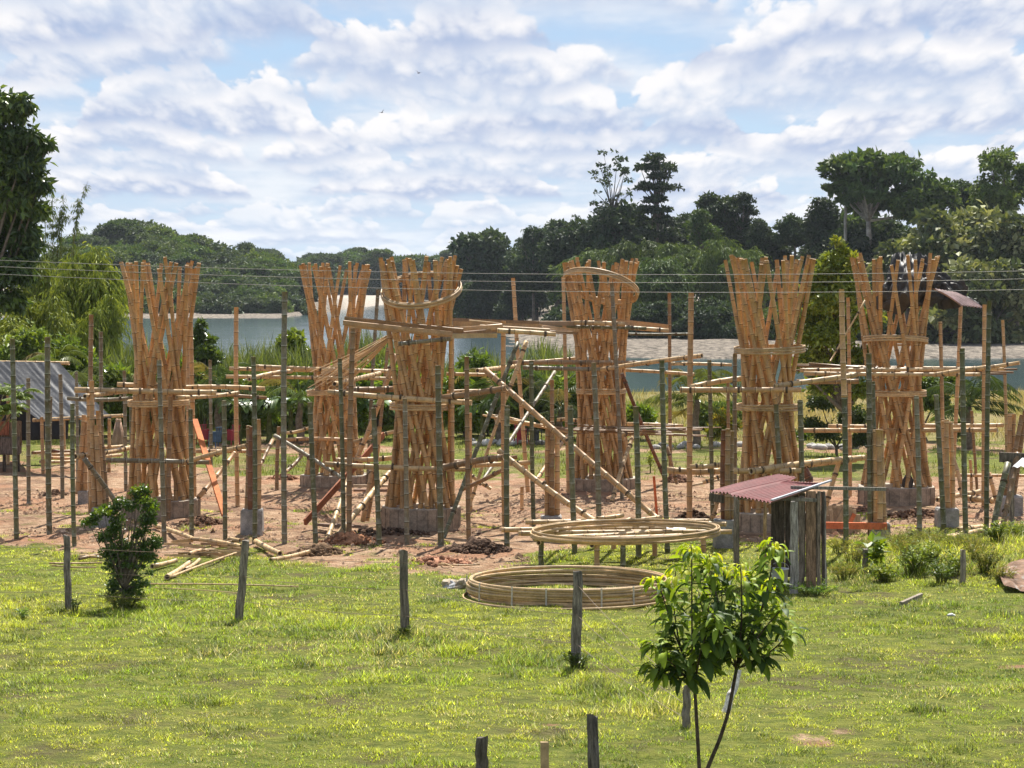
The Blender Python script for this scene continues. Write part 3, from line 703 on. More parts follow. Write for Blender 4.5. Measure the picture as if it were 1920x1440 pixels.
# ------------------------------------------------------------------ beams and braces: tone, px, py, distance at each end, radius, label
BEAMS = [
 ('p', 140, 731, 59.2, 406, 736, 59.2, .066, 'long pale beam across the front of the leftmost tower'),
 ('m', 126, 747, 61.5, 252, 746, 61.5, .048, 'slim grey beam sticking out left below the long pale beam'),
 ('p', 220, 721, 61.8, 296, 722, 61.8, .06, 'pale beam stub behind the upper left of the leftmost tower'),
 ('p', 335, 727, 61.8, 497, 729, 61.8, .058, 'straight pale beam running right from behind the leftmost tower'),
 ('p', 331, 745, 59.6, 448, 736, 61.0, .05, 'pale slanting beam below the straight one right of the leftmost tower'),
 ('b', 405, 739, 61.3, 500, 746, 61.3, .042, 'brown thin beam tied to the tall slim tan post'),
 ('p', 159, 743, 57.3, 255, 733, 62.0, .05, 'pale cut beam end poking out of the leftmost bundled column'),
 ('p', 141, 856, 57.0, 246, 839, 62.0, .062, 'pale low beam left of the leftmost tower'),
 ('m', 158, 863, 59.0, 392, 867, 59.2, .058, 'grey green low beam across the front of the leftmost tower'),
 ('p', 344, 868, 59.2, 463, 836, 57.5, .06, 'pale low beam rising to the dark bundled column'),
 ('t', 367, 846, 65.0, 500, 846, 65.0, .05, 'tan low rail behind the leaning orange plank'),
 ('t', 372, 933, 60.5, 441, 848, 62.0, .055, 'tan brace crossing behind the leaning orange plank'),
 ('m', 158, 860, 57.0, 227, 955, 57.5, .058, 'grey brace slanting down from the leftmost bundled column'),
 ('p', 430, 691, 71.5, 742, 695, 71.5, .055, 'topmost long rail behind the second tower'),
 ('p', 480, 687, 68.0, 742, 697, 68.0, .052, 'upper long rail in front of the second tower'),
 ('p', 424, 706, 68.0, 742, 710, 68.0, .05, 'third long rail crossing the waist of the second tower'),
 ('p', 467, 711, 66.5, 546, 696, 68.0, .062, 'short pale beam slanting up left of the second tower'),
 ('p', 627, 720, 62.0, 712, 700, 66.0, .062, 'pale beam with an open cut end slanting up right of the second tower'),
 ('p', 615, 735, 57.0, 885, 755, 56.4, .062, 'long pale beam sloping down across the hanging hoop tower'),
 ('b', 650, 731, 58.6, 745, 729, 58.6, .072, 'thick brown beam with a dark hollow end left of the hanging hoop tower'),
 ('m', 747, 645, 56.3, 845, 635, 56.3, .050, 'grey beam slanting up across the chest of the hanging hoop tower'),
 ('b', 826, 746, 56.6, 951, 727, 55.8, .072, 'thick brown beam right of the hanging hoop tower'),
 ('p', 838, 735, 58.8, 962, 738, 58.8, .045, 'thin pale beam behind the thick brown beam'),
 ('p', 837, 701, 58.8, 932, 703, 58.8, .045, 'thin pale rail right of the hanging hoop tower'),
 ('p', 610, 870, 56.6, 878, 880, 56.4, .060, 'long grey pale low beam across the hanging hoop tower'),
 ('p', 630, 863, 58.8, 740, 858, 58.8, .06, 'pale low beam end left of the hanging hoop tower'),
 ('b', 830, 877, 56.2, 945, 857, 55.6, .078, 'thick brown low beam right of the hanging hoop tower'),
 ('b', 840, 866, 58.9, 970, 857, 58.9, .055, 'brown low beam behind the thick brown low beam'),
 ('p', 845, 874, 60.0, 995, 867, 60.0, .055, 'pale low beam ending in the air left of the hoop table column'),
 ('t', 530, 825, 66.5, 660, 826, 66.5, .052, 'tan low rail in front of the second tower'),
 ('m', 515, 817, 64.0, 640, 896, 62.0, .055, 'grey brace falling right across the second tower foot'),
 ('b', 572, 843, 66.0, 536, 884, 65.0, .05, 'short brown brace left of the second tower foot'),
 ('b', 511, 825, 63.5, 486, 877, 62.5, .045, 'short brown brace right of the dark bundled column'),
 ('p', 537, 812, 74.0, 580, 802, 74.0, .05, 'pale distant rail left of the second tower'),
 ('p', 663, 829, 66.0, 740, 809, 66.0, .05, 'pale beam slanting up right of the second tower foot'),
 ('t', 742, 664, 60.5, 670, 858, 60.0, .062, 'tan brace falling left beside the hanging hoop tower'),
 ('p', 625, 1014, 54.8, 734, 882, 58.0, .070, 'thick pale brace from the ground to the hanging hoop tower'),
 ('p', 611, 1018, 54.4, 654, 895, 57.0, .056, 'slimmer pale brace left of the thick pale brace'),
 ('t', 680, 978, 58.0, 699, 870, 58.5, .055, 'tan stick standing aslant left of the hanging hoop tower'),
 ('t', 688, 977, 58.3, 712, 800, 58.6, .052, 'second tan stick aslant beside the hanging hoop tower, taller one'),
 ('p', 932, 620, 55.9, 1042, 627, 55.9, .055, 'short thick pale pole lying at the middle of the high platform'),
 ('g', 1012, 613, 67.4, 1212, 616, 67.4, .05, 'green beam under the platform in front of the dense tower'),
 ('p', 1076, 605, 67.2, 1172, 608, 67.2, .064, 'pale pole lying across the front of the dense tower'),
 ('p', 1160, 613, 67.5, 1254, 620, 67.5, .06, 'pale pole end right of the dense tower on the platform'),
 ('g', 1172, 626, 69.8, 1294, 626, 69.8, .035, 'thin green rail reaching the tall thick tan post'),
 ('b', 957, 680, 66.8, 1217, 681, 66.8, .062, 'long brown rail across the waist of the dense tower'),
 ('m', 980, 689, 66.5, 1128, 693, 66.5, .055, 'grey rail below the long brown rail of the dense tower'),
 ('p', 1127, 693, 66.5, 1316, 667, 64.0, .060, 'pale beam rising right from the dense tower'),
 ('p', 1170, 694, 70.0, 1302, 702, 70.0, .048, 'pale thin rail sloping down right of the dense tower'),
 ('p', 895, 695, 62.0, 972, 686, 66.5, .055, 'pale short beam left of the dense tower'),
 ('p', 985, 680, 70.2, 1088, 671, 70.2, .05, 'pale beam rising behind the left of the dense tower'),
 ('p', 1258, 682, 64.5, 1372, 684, 64.5, .045, 'thin pale rail between the dense tower and the next'),
 ('p', 1292, 727, 58.0, 1395, 709, 58.6, .064, 'pale beam rising left of the tower behind the shack'),
 ('t', 1275, 731, 56.4, 1502, 731, 56.0, .062, 'level tan beam across the tower behind the shack'),
 ('t', 908, 692, 57.0, 1232, 972, 55.0, .066, 'very long brace slanting from the thick brown beam down to the ground'),
 ('p', 935, 845, 57.0, 1113, 976, 56.0, .068, 'pale brace running parallel below the very long brace'),
 ('p', 987, 640, 60.5, 948, 748, 60.0, .052, 'tan stick slanting above the crossing of the braces'),
 ('p', 948, 748, 61.5, 881, 947, 60.8, .040, 'thin pale stick reaching the ground right of the hanging hoop tower'),
 ('g', 971, 642, 57.5, 830, 1014, 55.2, .050, 'long grey green brace falling left to the hanging hoop tower base'),
 ('m', 1040, 697, 68.0, 900, 908, 62.0, .048, 'grey brace falling left behind the crossing braces'),
 ('b', 863, 919, 60.0, 946, 879, 58.5, .05, 'brown brace low at the right of the hanging hoop tower'),
 ('p', 879, 888, 62.5, 921, 917, 62.5, .046, 'short pale brace lying low behind the brown brace'),
 ('t', 1007, 898, 62.5, 1066, 815, 66.0, .05, 'tan brace rising to the dense tower from its column'),
 ('p', 1147, 941, 64.6, 1188, 814, 66.5, .055, 'pale stick propped on the right front of the dense tower'),
 ('k', 1166, 700, 67.5, 1246, 896, 68.5, .052, 'dark brown brace falling right from the dense tower'),
 ('b', 1251, 838, 68.0, 1270, 908, 68.0, .05, 'short brown brace at the foot of the reddish post'),
 ('p', 1163, 814, 66.0, 1212, 812, 67.5, .06, 'cut pole end jutting from the right of the dense tower'),
 ('p', 1176, 795, 70.3, 1281, 799, 70.3, .055, 'pale low rail right of the dense tower'),
 ('p', 1044, 787, 70.3, 1086, 789, 70.3, .05, 'pale low rail stub left of the dense tower'),
 ('p', 1251, 881, 58.5, 1352, 883, 58.5, .075, 'thick pale low beam left of the shack'),
 ('p', 1294, 875, 57.2, 1354, 871, 57.2, .055, 'pale beam end resting above the thick low beam left of the shack'),
 ('p', 1376, 883, 56.0, 1502, 882, 56.0, .062, 'level low beam in front of the tower behind the shack'),
 ('p', 1408, 884, 55.4, 1621, 858, 58.0, .072, 'thick pale low beam with dark hollow end above the shack roof'),
 ('p', 1490, 876, 58.6, 1606, 863, 58.6, .055, 'pale low beam behind the thick hollow ended beam'),
 ('p', 1497, 685, 65.2, 1882, 690, 65.2, .045, 'highest of the long rails behind the rightmost tower'),
 ('p', 1500, 694, 62.6, 1882, 692, 62.6, .05, 'long rail across the front of the rightmost tower'),
 ('p', 1507, 700, 62.2, 1838, 702, 62.2, .052, 'lower long rail across the front of the rightmost tower'),
 ('p', 1780, 697, 62.8, 1912, 680, 62.0, .05, 'pale rail rising to the right edge'),
 ('p', 1452, 724, 56.1, 1605, 703, 57.0, .06, 'pale beam rising right across the tower behind the shack'),
 ('b', 1494, 716, 58.4, 1610, 715, 58.4, .062, 'brown beam stub right of the tower behind the shack'),
 ('p', 1752, 703, 61.8, 1857, 688, 61.0, .056, 'pale beam with a hollow end right of the rightmost tower'),
 ('p', 1505, 807, 65.5, 1870, 806, 62.8, .058, 'long low rail in front of the rightmost tower'),
 ('p', 1553, 799, 66.0, 1636, 800, 66.0, .055, 'short low rail left of the rightmost tower'),
 ('p', 1730, 798, 66.0, 1882, 797, 66.0, .06, 'low rail right of the rightmost tower'),
 ('p', 1622, 563, 62.8, 1557, 677, 62.5, .022, 'thin pale stick leaning left from the rightmost tower'),
 ('t', 1784, 850, 61.5, 1804, 932, 61.0, .052, 'tan prop slanting right of the column by the rightmost tower'),
 ('t', 1854, 886, 62.0, 1869, 942, 62.0, .052, 'short tan prop beside the tall dark green post'),
 ('g', 1890, 868, 55.0, 1857, 1018, 54.2, .070, 'dark green pole leaning against the grey post at the right'),
 ('b', 1908, 850, 56.5, 1880, 985, 55.5, .066, 'brown pole leaning behind the dark green leaning pole'),
 ('t', 1790, 891, 66.0, 1925, 892, 66.0, .045, 'far thin rail low at the right edge'),
 ('p', 1757, 937, 63.5, 1842, 921, 65.0, .06, 'pale culm lying on the ground behind the column at the right'),
 ('p', 1815, 934, 63.5, 1868, 939, 62.5, .075, 'thick pale culm on the ground near the short prop'),
 ('p', 1796, 994, 55.8, 1884, 983, 57.5, .066, 'thick culm with a hollow end on the pile by the dark posts'),
 ('p', 1783, 1009, 54.4, 1880, 990, 56.5, .058, 'culm at the front of the pile by the dark posts'),
 ('p', 1735, 1011, 54.4, 1808, 998, 55.5, .045, 'slim culm lying left of the pile by the dark posts'),
 ('p', 1548, 950, 60.0, 1572, 870, 60.2, .06, 'pale prop standing aslant left of the wooden drum'),
 ('k', 1502, 868, 62.0, 1520, 905, 62.0, .10, 'stubby dark bundle of reeds right of the shack roof'),
 ('p', 1318, 905, 63.0, 1352, 893, 63.0, .05, 'pale culm stub lying left of the shack roof'),
 ('p', 1336, 972, 58.2, 1352, 925, 58.4, .05, 'pale stick leaning at the left of the dark column'),
]
for k, (tone, xa, ya, Ya, xb, yb, Yb, r, lab) in enumerate(BEAMS):
    rng = np.random.default_rng(700 + k); a, b = P(xa, ya, Ya), P(xb, yb, Yb)
    low = min(a[2], b[2]); 
    steep = abs(yb - ya) > 30
    o = culm(MB(), a, b, r, r * rng.uniform(.88, 1), tone, 10, rng.uniform(.0, .045), .32, rng).build('bamboo_brace' if steep else 'bamboo_rail', M_BAM, origin=a)
    tag(o, lab, 'bamboo brace' if steep else 'bamboo rail', 'lashed bamboo beams and braces')
    L_ = np.linalg.norm(b - a); dd = (b - a) / L_; x_, y_, _ = frame(dd)
    for q in ((.10, .5, .86) if L_ > 2.2 else (.2, .8)):
        q = q + rng.uniform(-.04, .04); mb = MB(); cen = a + (b - a) * q
        for w_ in range(3):
            t_ = np.linspace(0, 2 * math.pi, 13); pts = cen + dd * (w_ - 1) * .016 + (r * 1.09) * (np.cos(t_)[:, None] * x_ + np.sin(t_)[:, None] * y_)
            v, f = tube_vf(pts, .009, 4); mb.add(v, f, (.13, .10, .07))
        mb.build('lashing', M_CLOTH, o)

# sawn planks used as props and decking
def plank(xa, ya, Ya, xb, yb, Yb, wd, th, col, lab, name='wooden_plank', mat=None, twist=None):
    rng = np.random.default_rng(int(xa * 7 + ya)); a, b = P(xa, ya, Ya), P(xb, yb, Yb)
    v, f = beam_vf(a, b, wd, th, .004, rng)
    o = MB().add(v, f, col).build(name, mat or M_PLANK, origin=a, smooth=False)
    return tag(o, lab, 'plank', 'sawn planks on the site')
plank(365, 787, 61.8, 421, 966, 58.6, .14, .05, (.55, .19, .07), 'orange plank leaning on the right side of the leftmost tower')
plank(572, 979, 56.6, 719, 815, 60.0, .05, .15, (.26, .10, .05), 'dark red plank propped from the ground towards the hanging hoop tower')
plank(598, 983, 56.5, 672, 988, 56.0, .22, .05, (.20, .13, .09), 'dark board lying in the dirt before the hanging hoop tower')
plank(662, 911, 66.0, 728, 911, 66.0, .16, .06, (.40, .30, .20), 'pale board on the ground behind the hanging hoop tower')
plank(663, 919, 65.0, 730, 920, 65.0, .16, .06, (.22, .14, .10), 'dark board on the ground behind the hanging hoop tower')
plank(1545, 985, 55.6, 1662, 987, 54.3, .05, .14, (.62, .17, .07), 'bright orange board held level beside the wooden drum')
plank(1290, 912, 66, 1352, 899, 66, .12, .05, (.45, .36, .24), 'pale board on the ground left of the shack roof')
# high platform of loose slats
SL = [(647, 598, 56.9, 868, 621, 56.3, .11, 'b'), (644, 605, 56.5, 848, 626, 56.1, .09, 't'), (655, 611, 57.2, 852, 630, 57.0, .08, 't'),
      (845, 600, 58.0, 1010, 606, 60.0, .09, 'b'), (850, 607, 57.6, 1015, 613, 58.0, .12, 't'), (848, 620, 56.4, 942, 612, 57.0, .12, 't'), (848, 630, 56.0, 932, 629, 56.3, .10, 'p'),
      (880, 603, 58.0, 1018, 616, 59.0, .08, 'p'), (985, 606, 62.0, 1080, 607, 67.5, .11, 'b'), (1010, 612, 62.0, 1085, 620, 67.0, .08, 't'), (1018, 622, 61.0, 1082, 624, 67.0, .07, 'b'), (1156, 601, 68.2, 1253, 612, 68.0, .08, 't'), (1163, 606, 67.9, 1252, 616, 67.8, .08, 't'),
      (900, 612, 57.0, 1030, 620, 58.0, .07, 'p'), (870, 625, 56.2, 960, 618, 57.4, .08, 'b')]
SLL = ['weathered brown slat', 'tan slat', 'second tan slat', 'far brown slat', 'tan slat', 'upward tilted tan slat', 'pale low slat', 'pale thin slat', 'wide brown slat', 'tan slat', 'thin slat', 'topmost brown slat', 'tan slat', 'thin pale slat', 'short tan slat']
SLP = ['at the upper left end of the high platform', 'just beneath the brown one at the left end of the high platform', 'lowest at the left end of the high platform', 'behind the middle of the high platform', 'lying right of the hanging hoop tower on the platform', 'beside the tan platform post', 'ending beside the tan platform post', 'fanning across the platform middle', 'reaching the left of the dense tower', 'under the wide brown one by the dense tower', 'lowest by the left of the dense tower', 'at the right end of the high platform', 'under the topmost brown one at the right end', 'lying over the platform middle', 'poking out below the platform middle']
for k, (xa, ya, Ya, xb, yb, Yb, wd, tn) in enumerate(SL):
    rng = np.random.default_rng(900 + k); a, b = P(xa, ya, Ya), P(xb, yb, Yb)
    v, f = beam_vf(a, b, .03, wd, .006, rng)
    o = MB().add(v, f, np.append(np.array(TONES[tn][0]) * .9, .25)).build('split_bamboo_slat', M_BAM, origin=a, smooth=False)
    tag(o, SLL[k] + ' ' + SLP[k], 'bamboo slat', 'split bamboo slats of the high platform')
# bundles of thin split strips
def strips(pa, pb, n, sa, sb, r, tone, lab, seed):
    rng = np.random.default_rng(seed); mb = MB()
    for _ in range(n):
        a = P(*pa) + rng.normal(0, 1, 3) * sa; b = P(*pb) + rng.normal(0, 1, 3) * sb
        mid = (a + b) / 2 + (0, 0, -rng.uniform(0, .08))
        t = np.linspace(0, 1, 7)[:, None]; pts = (1 - t) ** 2 * a + 2 * t * (1 - t) * mid + t * t * b
        v, f = tube_vf(pts, r, 4); mb.add(v, f, np.append(np.array(TONES[tone][0]) * rng.uniform(.65, 1.15), .1))
    return tag(mb.build('strip_bundle', M_BAM, origin=P(*pa)), lab, 'bamboo strips', 'bundles of thin bamboo strips')
strips((737, 628, 58.8), (620, 712, 66.0), 26, np.array((.03, .05, .03)), np.array((.33, .3, .12)), .012, 'p', 'fan of thin reeds hanging from the hanging hoop tower to the second tower', 51)
strips((1040, 800, 66.6), (1290, 808, 66.0), 14, np.array((.3, .1, .07)), np.array((.5, .1, .09)), .013, 'b', 'drooping thin strips tied across the foot of the dense tower', 52)
strips((925, 786, 66.0), (1060, 806, 67.0), 9, np.array((.2, .2, .09)), np.array((.2, .1, .05)), .025, 'p', 'bundle of split strips lying left of the dense tower', 53)
strips((1500, 690, 64.0), (1880, 697, 63.5), 4, np.array((.2, .2, .05)), np.array((.2, .1, .05)), .025, 'b', 'thin strips laid along the long rails of the rightmost tower', 54)

# ------------------------------------------------------------------ hoops on the ground and on the trestle
rng = np.random.default_rng(60)
Yr = GY(1118); cr = np.array(((1066 - 960) / F * Yr, Yr, 0.0))
ro = empty('hoop_stack', cr, 'big stack of split bamboo hoops lying on the grass', 'bamboo hoops', 'large bamboo hoops')
for k in range(7):
    mb = MB(); hoop_vf(mb, cr + (rng.normal(0, .012), rng.normal(0, .015), .03 + .047 * k), (1, 0, rng.normal(0, .002)), (0, 1, rng.normal(0, .003)), 1.74 + rng.normal(0, .012), 1, .029, rng, .07, 2, 'p', 72)
    mb.build('hoop', M_BAM, ro)
for k in range(14):
    t = k / 14 * 6.283 + rng.normal(0, .1); o_ = np.array((math.cos(t), math.sin(t), 0)); v, f = beam_vf(cr + o_ * 1.81 + (0, 0, .02), cr + o_ * 1.80 + (0, 0, .345), .03, .012); MB().add(v, f, (.55, .50, .42)).build('tie', M_CLOTH, ro, smooth=False)
mb = MB(); hoop_vf(mb, cr + (-.05, -.25, .03), (1, 0, 0), (0, 1, 0), 1.80, 1, .022, rng, .08, 1, 'p', 72)
tag(mb.build('bamboo_hoop', M_BAM, origin=cr + (-.05, -.25, 0)), 'single loose hoop on the grass around the foot of the hoop stack', 'bamboo hoop', 'large bamboo hoops')
zt = .62
Yt = GY(998, zt + .12); ct = np.array(((1172 - 960) / F * Yt, Yt, zt + .13))
ro = empty('hoop_stack', ct - (0, 0, .09), 'long oval stack of hoops resting on the bamboo trestle', 'bamboo hoops', 'large bamboo hoops')
for k in range(3):
    mb = MB(); hoop_vf(mb, ct + (0, 0, -.045 + .05 * k), (1, 0, .02), (0, 1, 0), 1.79 + rng.normal(0, .01), 1, .026, rng, .10, 2, 'p', 72)
    mb.build('hoop', M_BAM, ro)
tr = empty('bamboo_trestle', (ct[0], ct[1], 0), 'low bamboo trestle table carrying an oval hoop stack', 'trestle')
Z = zt - .02
def tbeam(x0, Y0, x1, Y1, z, r=.055):
    a = np.array(((x0 - 960) / F * Y0, Y0, z)); b = np.array(((x1 - 960) / F * Y1, Y1, z))
    culm(MB(), a, b, r, r * .95, 'p', 10, .01, .32, rng).build('bamboo_rail', M_BAM, tr)
for x0, Y0, x1, Y1 in ((940, 51.0, 1345, 51.3), (972, 50.3, 1372, 50.6), (985, 52.6, 1330, 52.9), (1000, 49.2, 1170, 50.0), (1098, 49.5, 1348, 51.6), (1115, 49.2, 1280, 49.8), (1190, 53.0, 1362, 52.2)):
    tbeam(x0, Y0, x1, Y1, Z + (0 if x0 % 2 else -.004), .05)
for x, Y in ((1015, 49.6), (1120, 49.1), (1168, 49.5), (1227, 51.5), (1150, 53.2), (1320, 52.5)):
    a = np.array(((x - 960) / F * Y, Y, -.2)); b = a + (0, 0, Z + .12)
    culm(MB(), a, b, .055, .052, 'g' if x in (1015, 1168) else 't', 9, .01, .3, rng).build('leg', M_BAM, tr)
for x0, Y0, x1, Y1 in ((1010, 49.5, 1062, 53.2), (1110, 49.0, 1156, 53.3), (1170, 49.4, 1226, 53.0), (1222, 50.0, 1332, 52.7)):
    tbeam(x0, Y0, x1, Y1, Z - .11, .048)
for k, (x0, y0, x1, y1) in enumerate(((1040, 995, 1122, 990), (1168, 1000, 1182, 985), (1190, 1000, 1240, 988), (1120, 994, 1168, 1001))):
    Y = 51.2 + k * .2; a = np.array(((x0 - 960) / F * Y, Y, zt + .07 + .02 * k)); b = np.array(((x1 - 960) / F * (Y + .5), Y + .5, zt + .09 + .02 * k))
    o = culm(MB(), a, b, .045, .045, 'p', 9, .01, .3, rng).build('bamboo_offcut', M_BAM, origin=a)
    tag(o, ['brownish offcut inside the oval hoop on the trestle, leftmost one', 'short offcut end standing up in the oval hoop on the trestle', 'pale offcut slanting right inside the oval hoop on the trestle', 'pale offcut slanting down inside the oval hoop on the trestle'][k], 'bamboo offcut', 'bamboo offcuts')
v = np.array([(x, y, 0) for x in np.linspace(-.19, .19, 7) for y in np.linspace(-.26, .26, 7)]); v[:, 2] = .03 * np.sin(v[:, 0] * 17) + .02 * np.cos(v[:, 1] * 13) + v[:, 1] * .22
pc = P(1268, 992, 51.0)
o = MB().add(np.concatenate([v, v - (0, 0, .006)]) + pc, [grid_faces(7, 7), grid_faces(7, 7)[:, ::-1] + 49], (.72, .72, .76)).build('paper_sheet', M_CLOTH, origin=pc)
tag(o, 'crumpled white sheet lying inside the oval hoop on the trestle', 'sheet')
# ------------------------------------------------------------------ weathered timber fence in the meadow
def timber_vf(p0, p1, r, rng, sides=8, col=(.20, .175, .15), segs=7, flat=.8):
    p0, p1 = np.asarray(p0, float), np.asarray(p1, float); x, y, d = frame(p1 - p0)
    a = np.arange(sides) * 2 * math.pi / sides; prof = 1 + rng.normal(0, .09, sides)
    V = []; C = []
    for i in range(segs + 1):
        t = i / segs; rr = r * (1 - .12 * t) * prof * (1 + rng.normal(0, .03, sides))
        cen = p0 + (p1 - p0) * t + (x * rng.normal(0, .006) + y * rng.normal(0, .006))
        top = d * (rng.normal(0, .012, sides)[:, None] if i == segs else 0)
        V.append(cen + (rr * np.cos(a))[:, None] * x + (rr * np.sin(a) * flat)[:, None] * y + top)
        C.append(np.tile(np.array(col) * rng.uniform(.8, 1.2), (sides, 1)))
    V = np.concatenate(V); C = np.concatenate(C)
    i = np.arange(segs)[:, None] * sides; j = np.arange(sides)[None]; k = (j + 1) % sides
    q = np.stack([i + j, i + k, i + sides + k, i + sides + j], -1).reshape(-1, 4)
    return V, [q, np.array([list(range(segs * sides, (segs + 1) * sides))])], C
FENCE = [(125, 1005, 128, 1142, .070, 'leaning grey fence post left of the dark leafy bush', (.20, .175, .15)),
         (461, 1012, 448, 1163, .080, 'tilted grey fence post second from the left, below the dark bundled column', (.23, .20, .165)),
         (756, 1031, 759, 1197, .078, 'dark streaked fence post below the hanging hoop tower', (.17, .145, .12)),
         (1083, 1071, 1078, 1250, .085, 'tall grey fence post standing before the hoop stack', (.21, .185, .16)),
         (902, 1383, 903, 1478, .068, 'dark short fence post cut by the bottom of the photo, leftmost of three', (.14, .12, .10)),
         (1111, 1342, 1113, 1480, .070, 'blackish fence post cut by the bottom of the photo, right of the pale stake', (.13, .115, .10)),
         (1288, 1285, 1286, 1368, .060, 'thin fence post under the young tree', (.20, .175, .15)),
         (1805, 1031, 1805, 1095, .062, 'short squared fence post in the tall weeds at the right', (.30, .255, .20)),
         (1623, 1030, 1623, 1076, .060, 'short post half hidden by the broad leaved weed', (.18, .16, .13))]
ftop = []
for k, (xt, yt, xb, yb, r, lab, col) in enumerate(FENCE):
    rng = np.random.default_rng(40 + k); b = G(xb, yb); b[2] = ground_z(b[0], b[1]); t = P(xt, yt, b[1]); ftop.append((b, t))
    v, f, c = timber_vf(b - (t - b) * .15, t, r, rng, 8, col)
    tag(MB().add(v, f, c).build('fence_post', M_WOOD, origin=b, smooth=False), lab, 'fence post', 'old fence posts in the meadow')
b = G(1022, 1482); t = P(1021, 1391, b[1]); v, f = beam_vf(b - (0, 0, .1), t, .085, .05, .003, rng)
tag(MB().add(v, f, (.42, .30, .17)).build('wooden_stake', M_PLANK, origin=b, smooth=False), 'pale sawn stake between two dark posts at the bottom of the photo', 'stake')
b = G(1360, 1338); t = P(1385, 1257, b[1] + .3); v, f, c = timber_vf(b, t, .05, rng, 8, (.62, .58, .52))
tag(MB().add(v, f, c).build('fence_post', M_WOOD, origin=b, smooth=False), 'whitish leaning post behind the young tree stems', 'fence post', 'old fence posts in the meadow')
def wire(pts, r, name, lab, cat, group, col, mat=None):
    v, f = tube_vf(pts, r, 5); o = MB().add(v, f, col).build(name, mat or M_WIRE, origin=pts[0]); return tag(o, lab, cat, group)
row = [0, 1, 2, 3, 6]
WL = ['top', 'middle', 'bottom']
for s, hgt in enumerate((.86, .55, .25)):
    pts = []
    stations = [ftop[i][0] + (ftop[i][1] - ftop[i][0]) * hgt - np.array((0, .07, 0)) for i in row]
    stations = [stations[0] + np.array((-4, .6, .05))] + stations
    for a, b in zip(stations[:-1], stations[1:]):
        for t in np.linspace(0, 1, 7)[:-1]: pts.append(a + (b - a) * t - np.array((0, 0, .05 * 4 * t * (1 - t))))
    pts.append(stations[-1])
    wire(pts, .0035, 'fence_wire', WL[s] + ' strand of rusty wire on the meadow fence', 'fence wire', 'fence wires', (.22, .15, .10))
# overhead lines
for k, (yl, ym, yr) in enumerate(((488, 515, 508), (500, 530, 523), (514, 548, 543))):
    Yw = 47.0; pts = []
    A, B, Cc = P(-500, yl - 28, Yw), P(1230, ym, Yw), P(2400, yr - 18, Yw)
    xs = np.linspace(A[0], Cc[0], 40); co = np.polyfit([P(0, yl, Yw)[0], B[0], P(1920, yr, Yw)[0]], [P(0, yl, Yw)[2], B[2], P(1920, yr, Yw)[2]], 2)
    for x in xs: pts.append(np.array((x, Yw + .002 * x, np.polyval(co, x))))
    wire(pts, .0048, 'power_line', ['highest', 'middle', 'lowest'][k] + ' of three sagging overhead wires crossing the whole photo', 'power line', 'overhead wires', (.25, .23, .20))

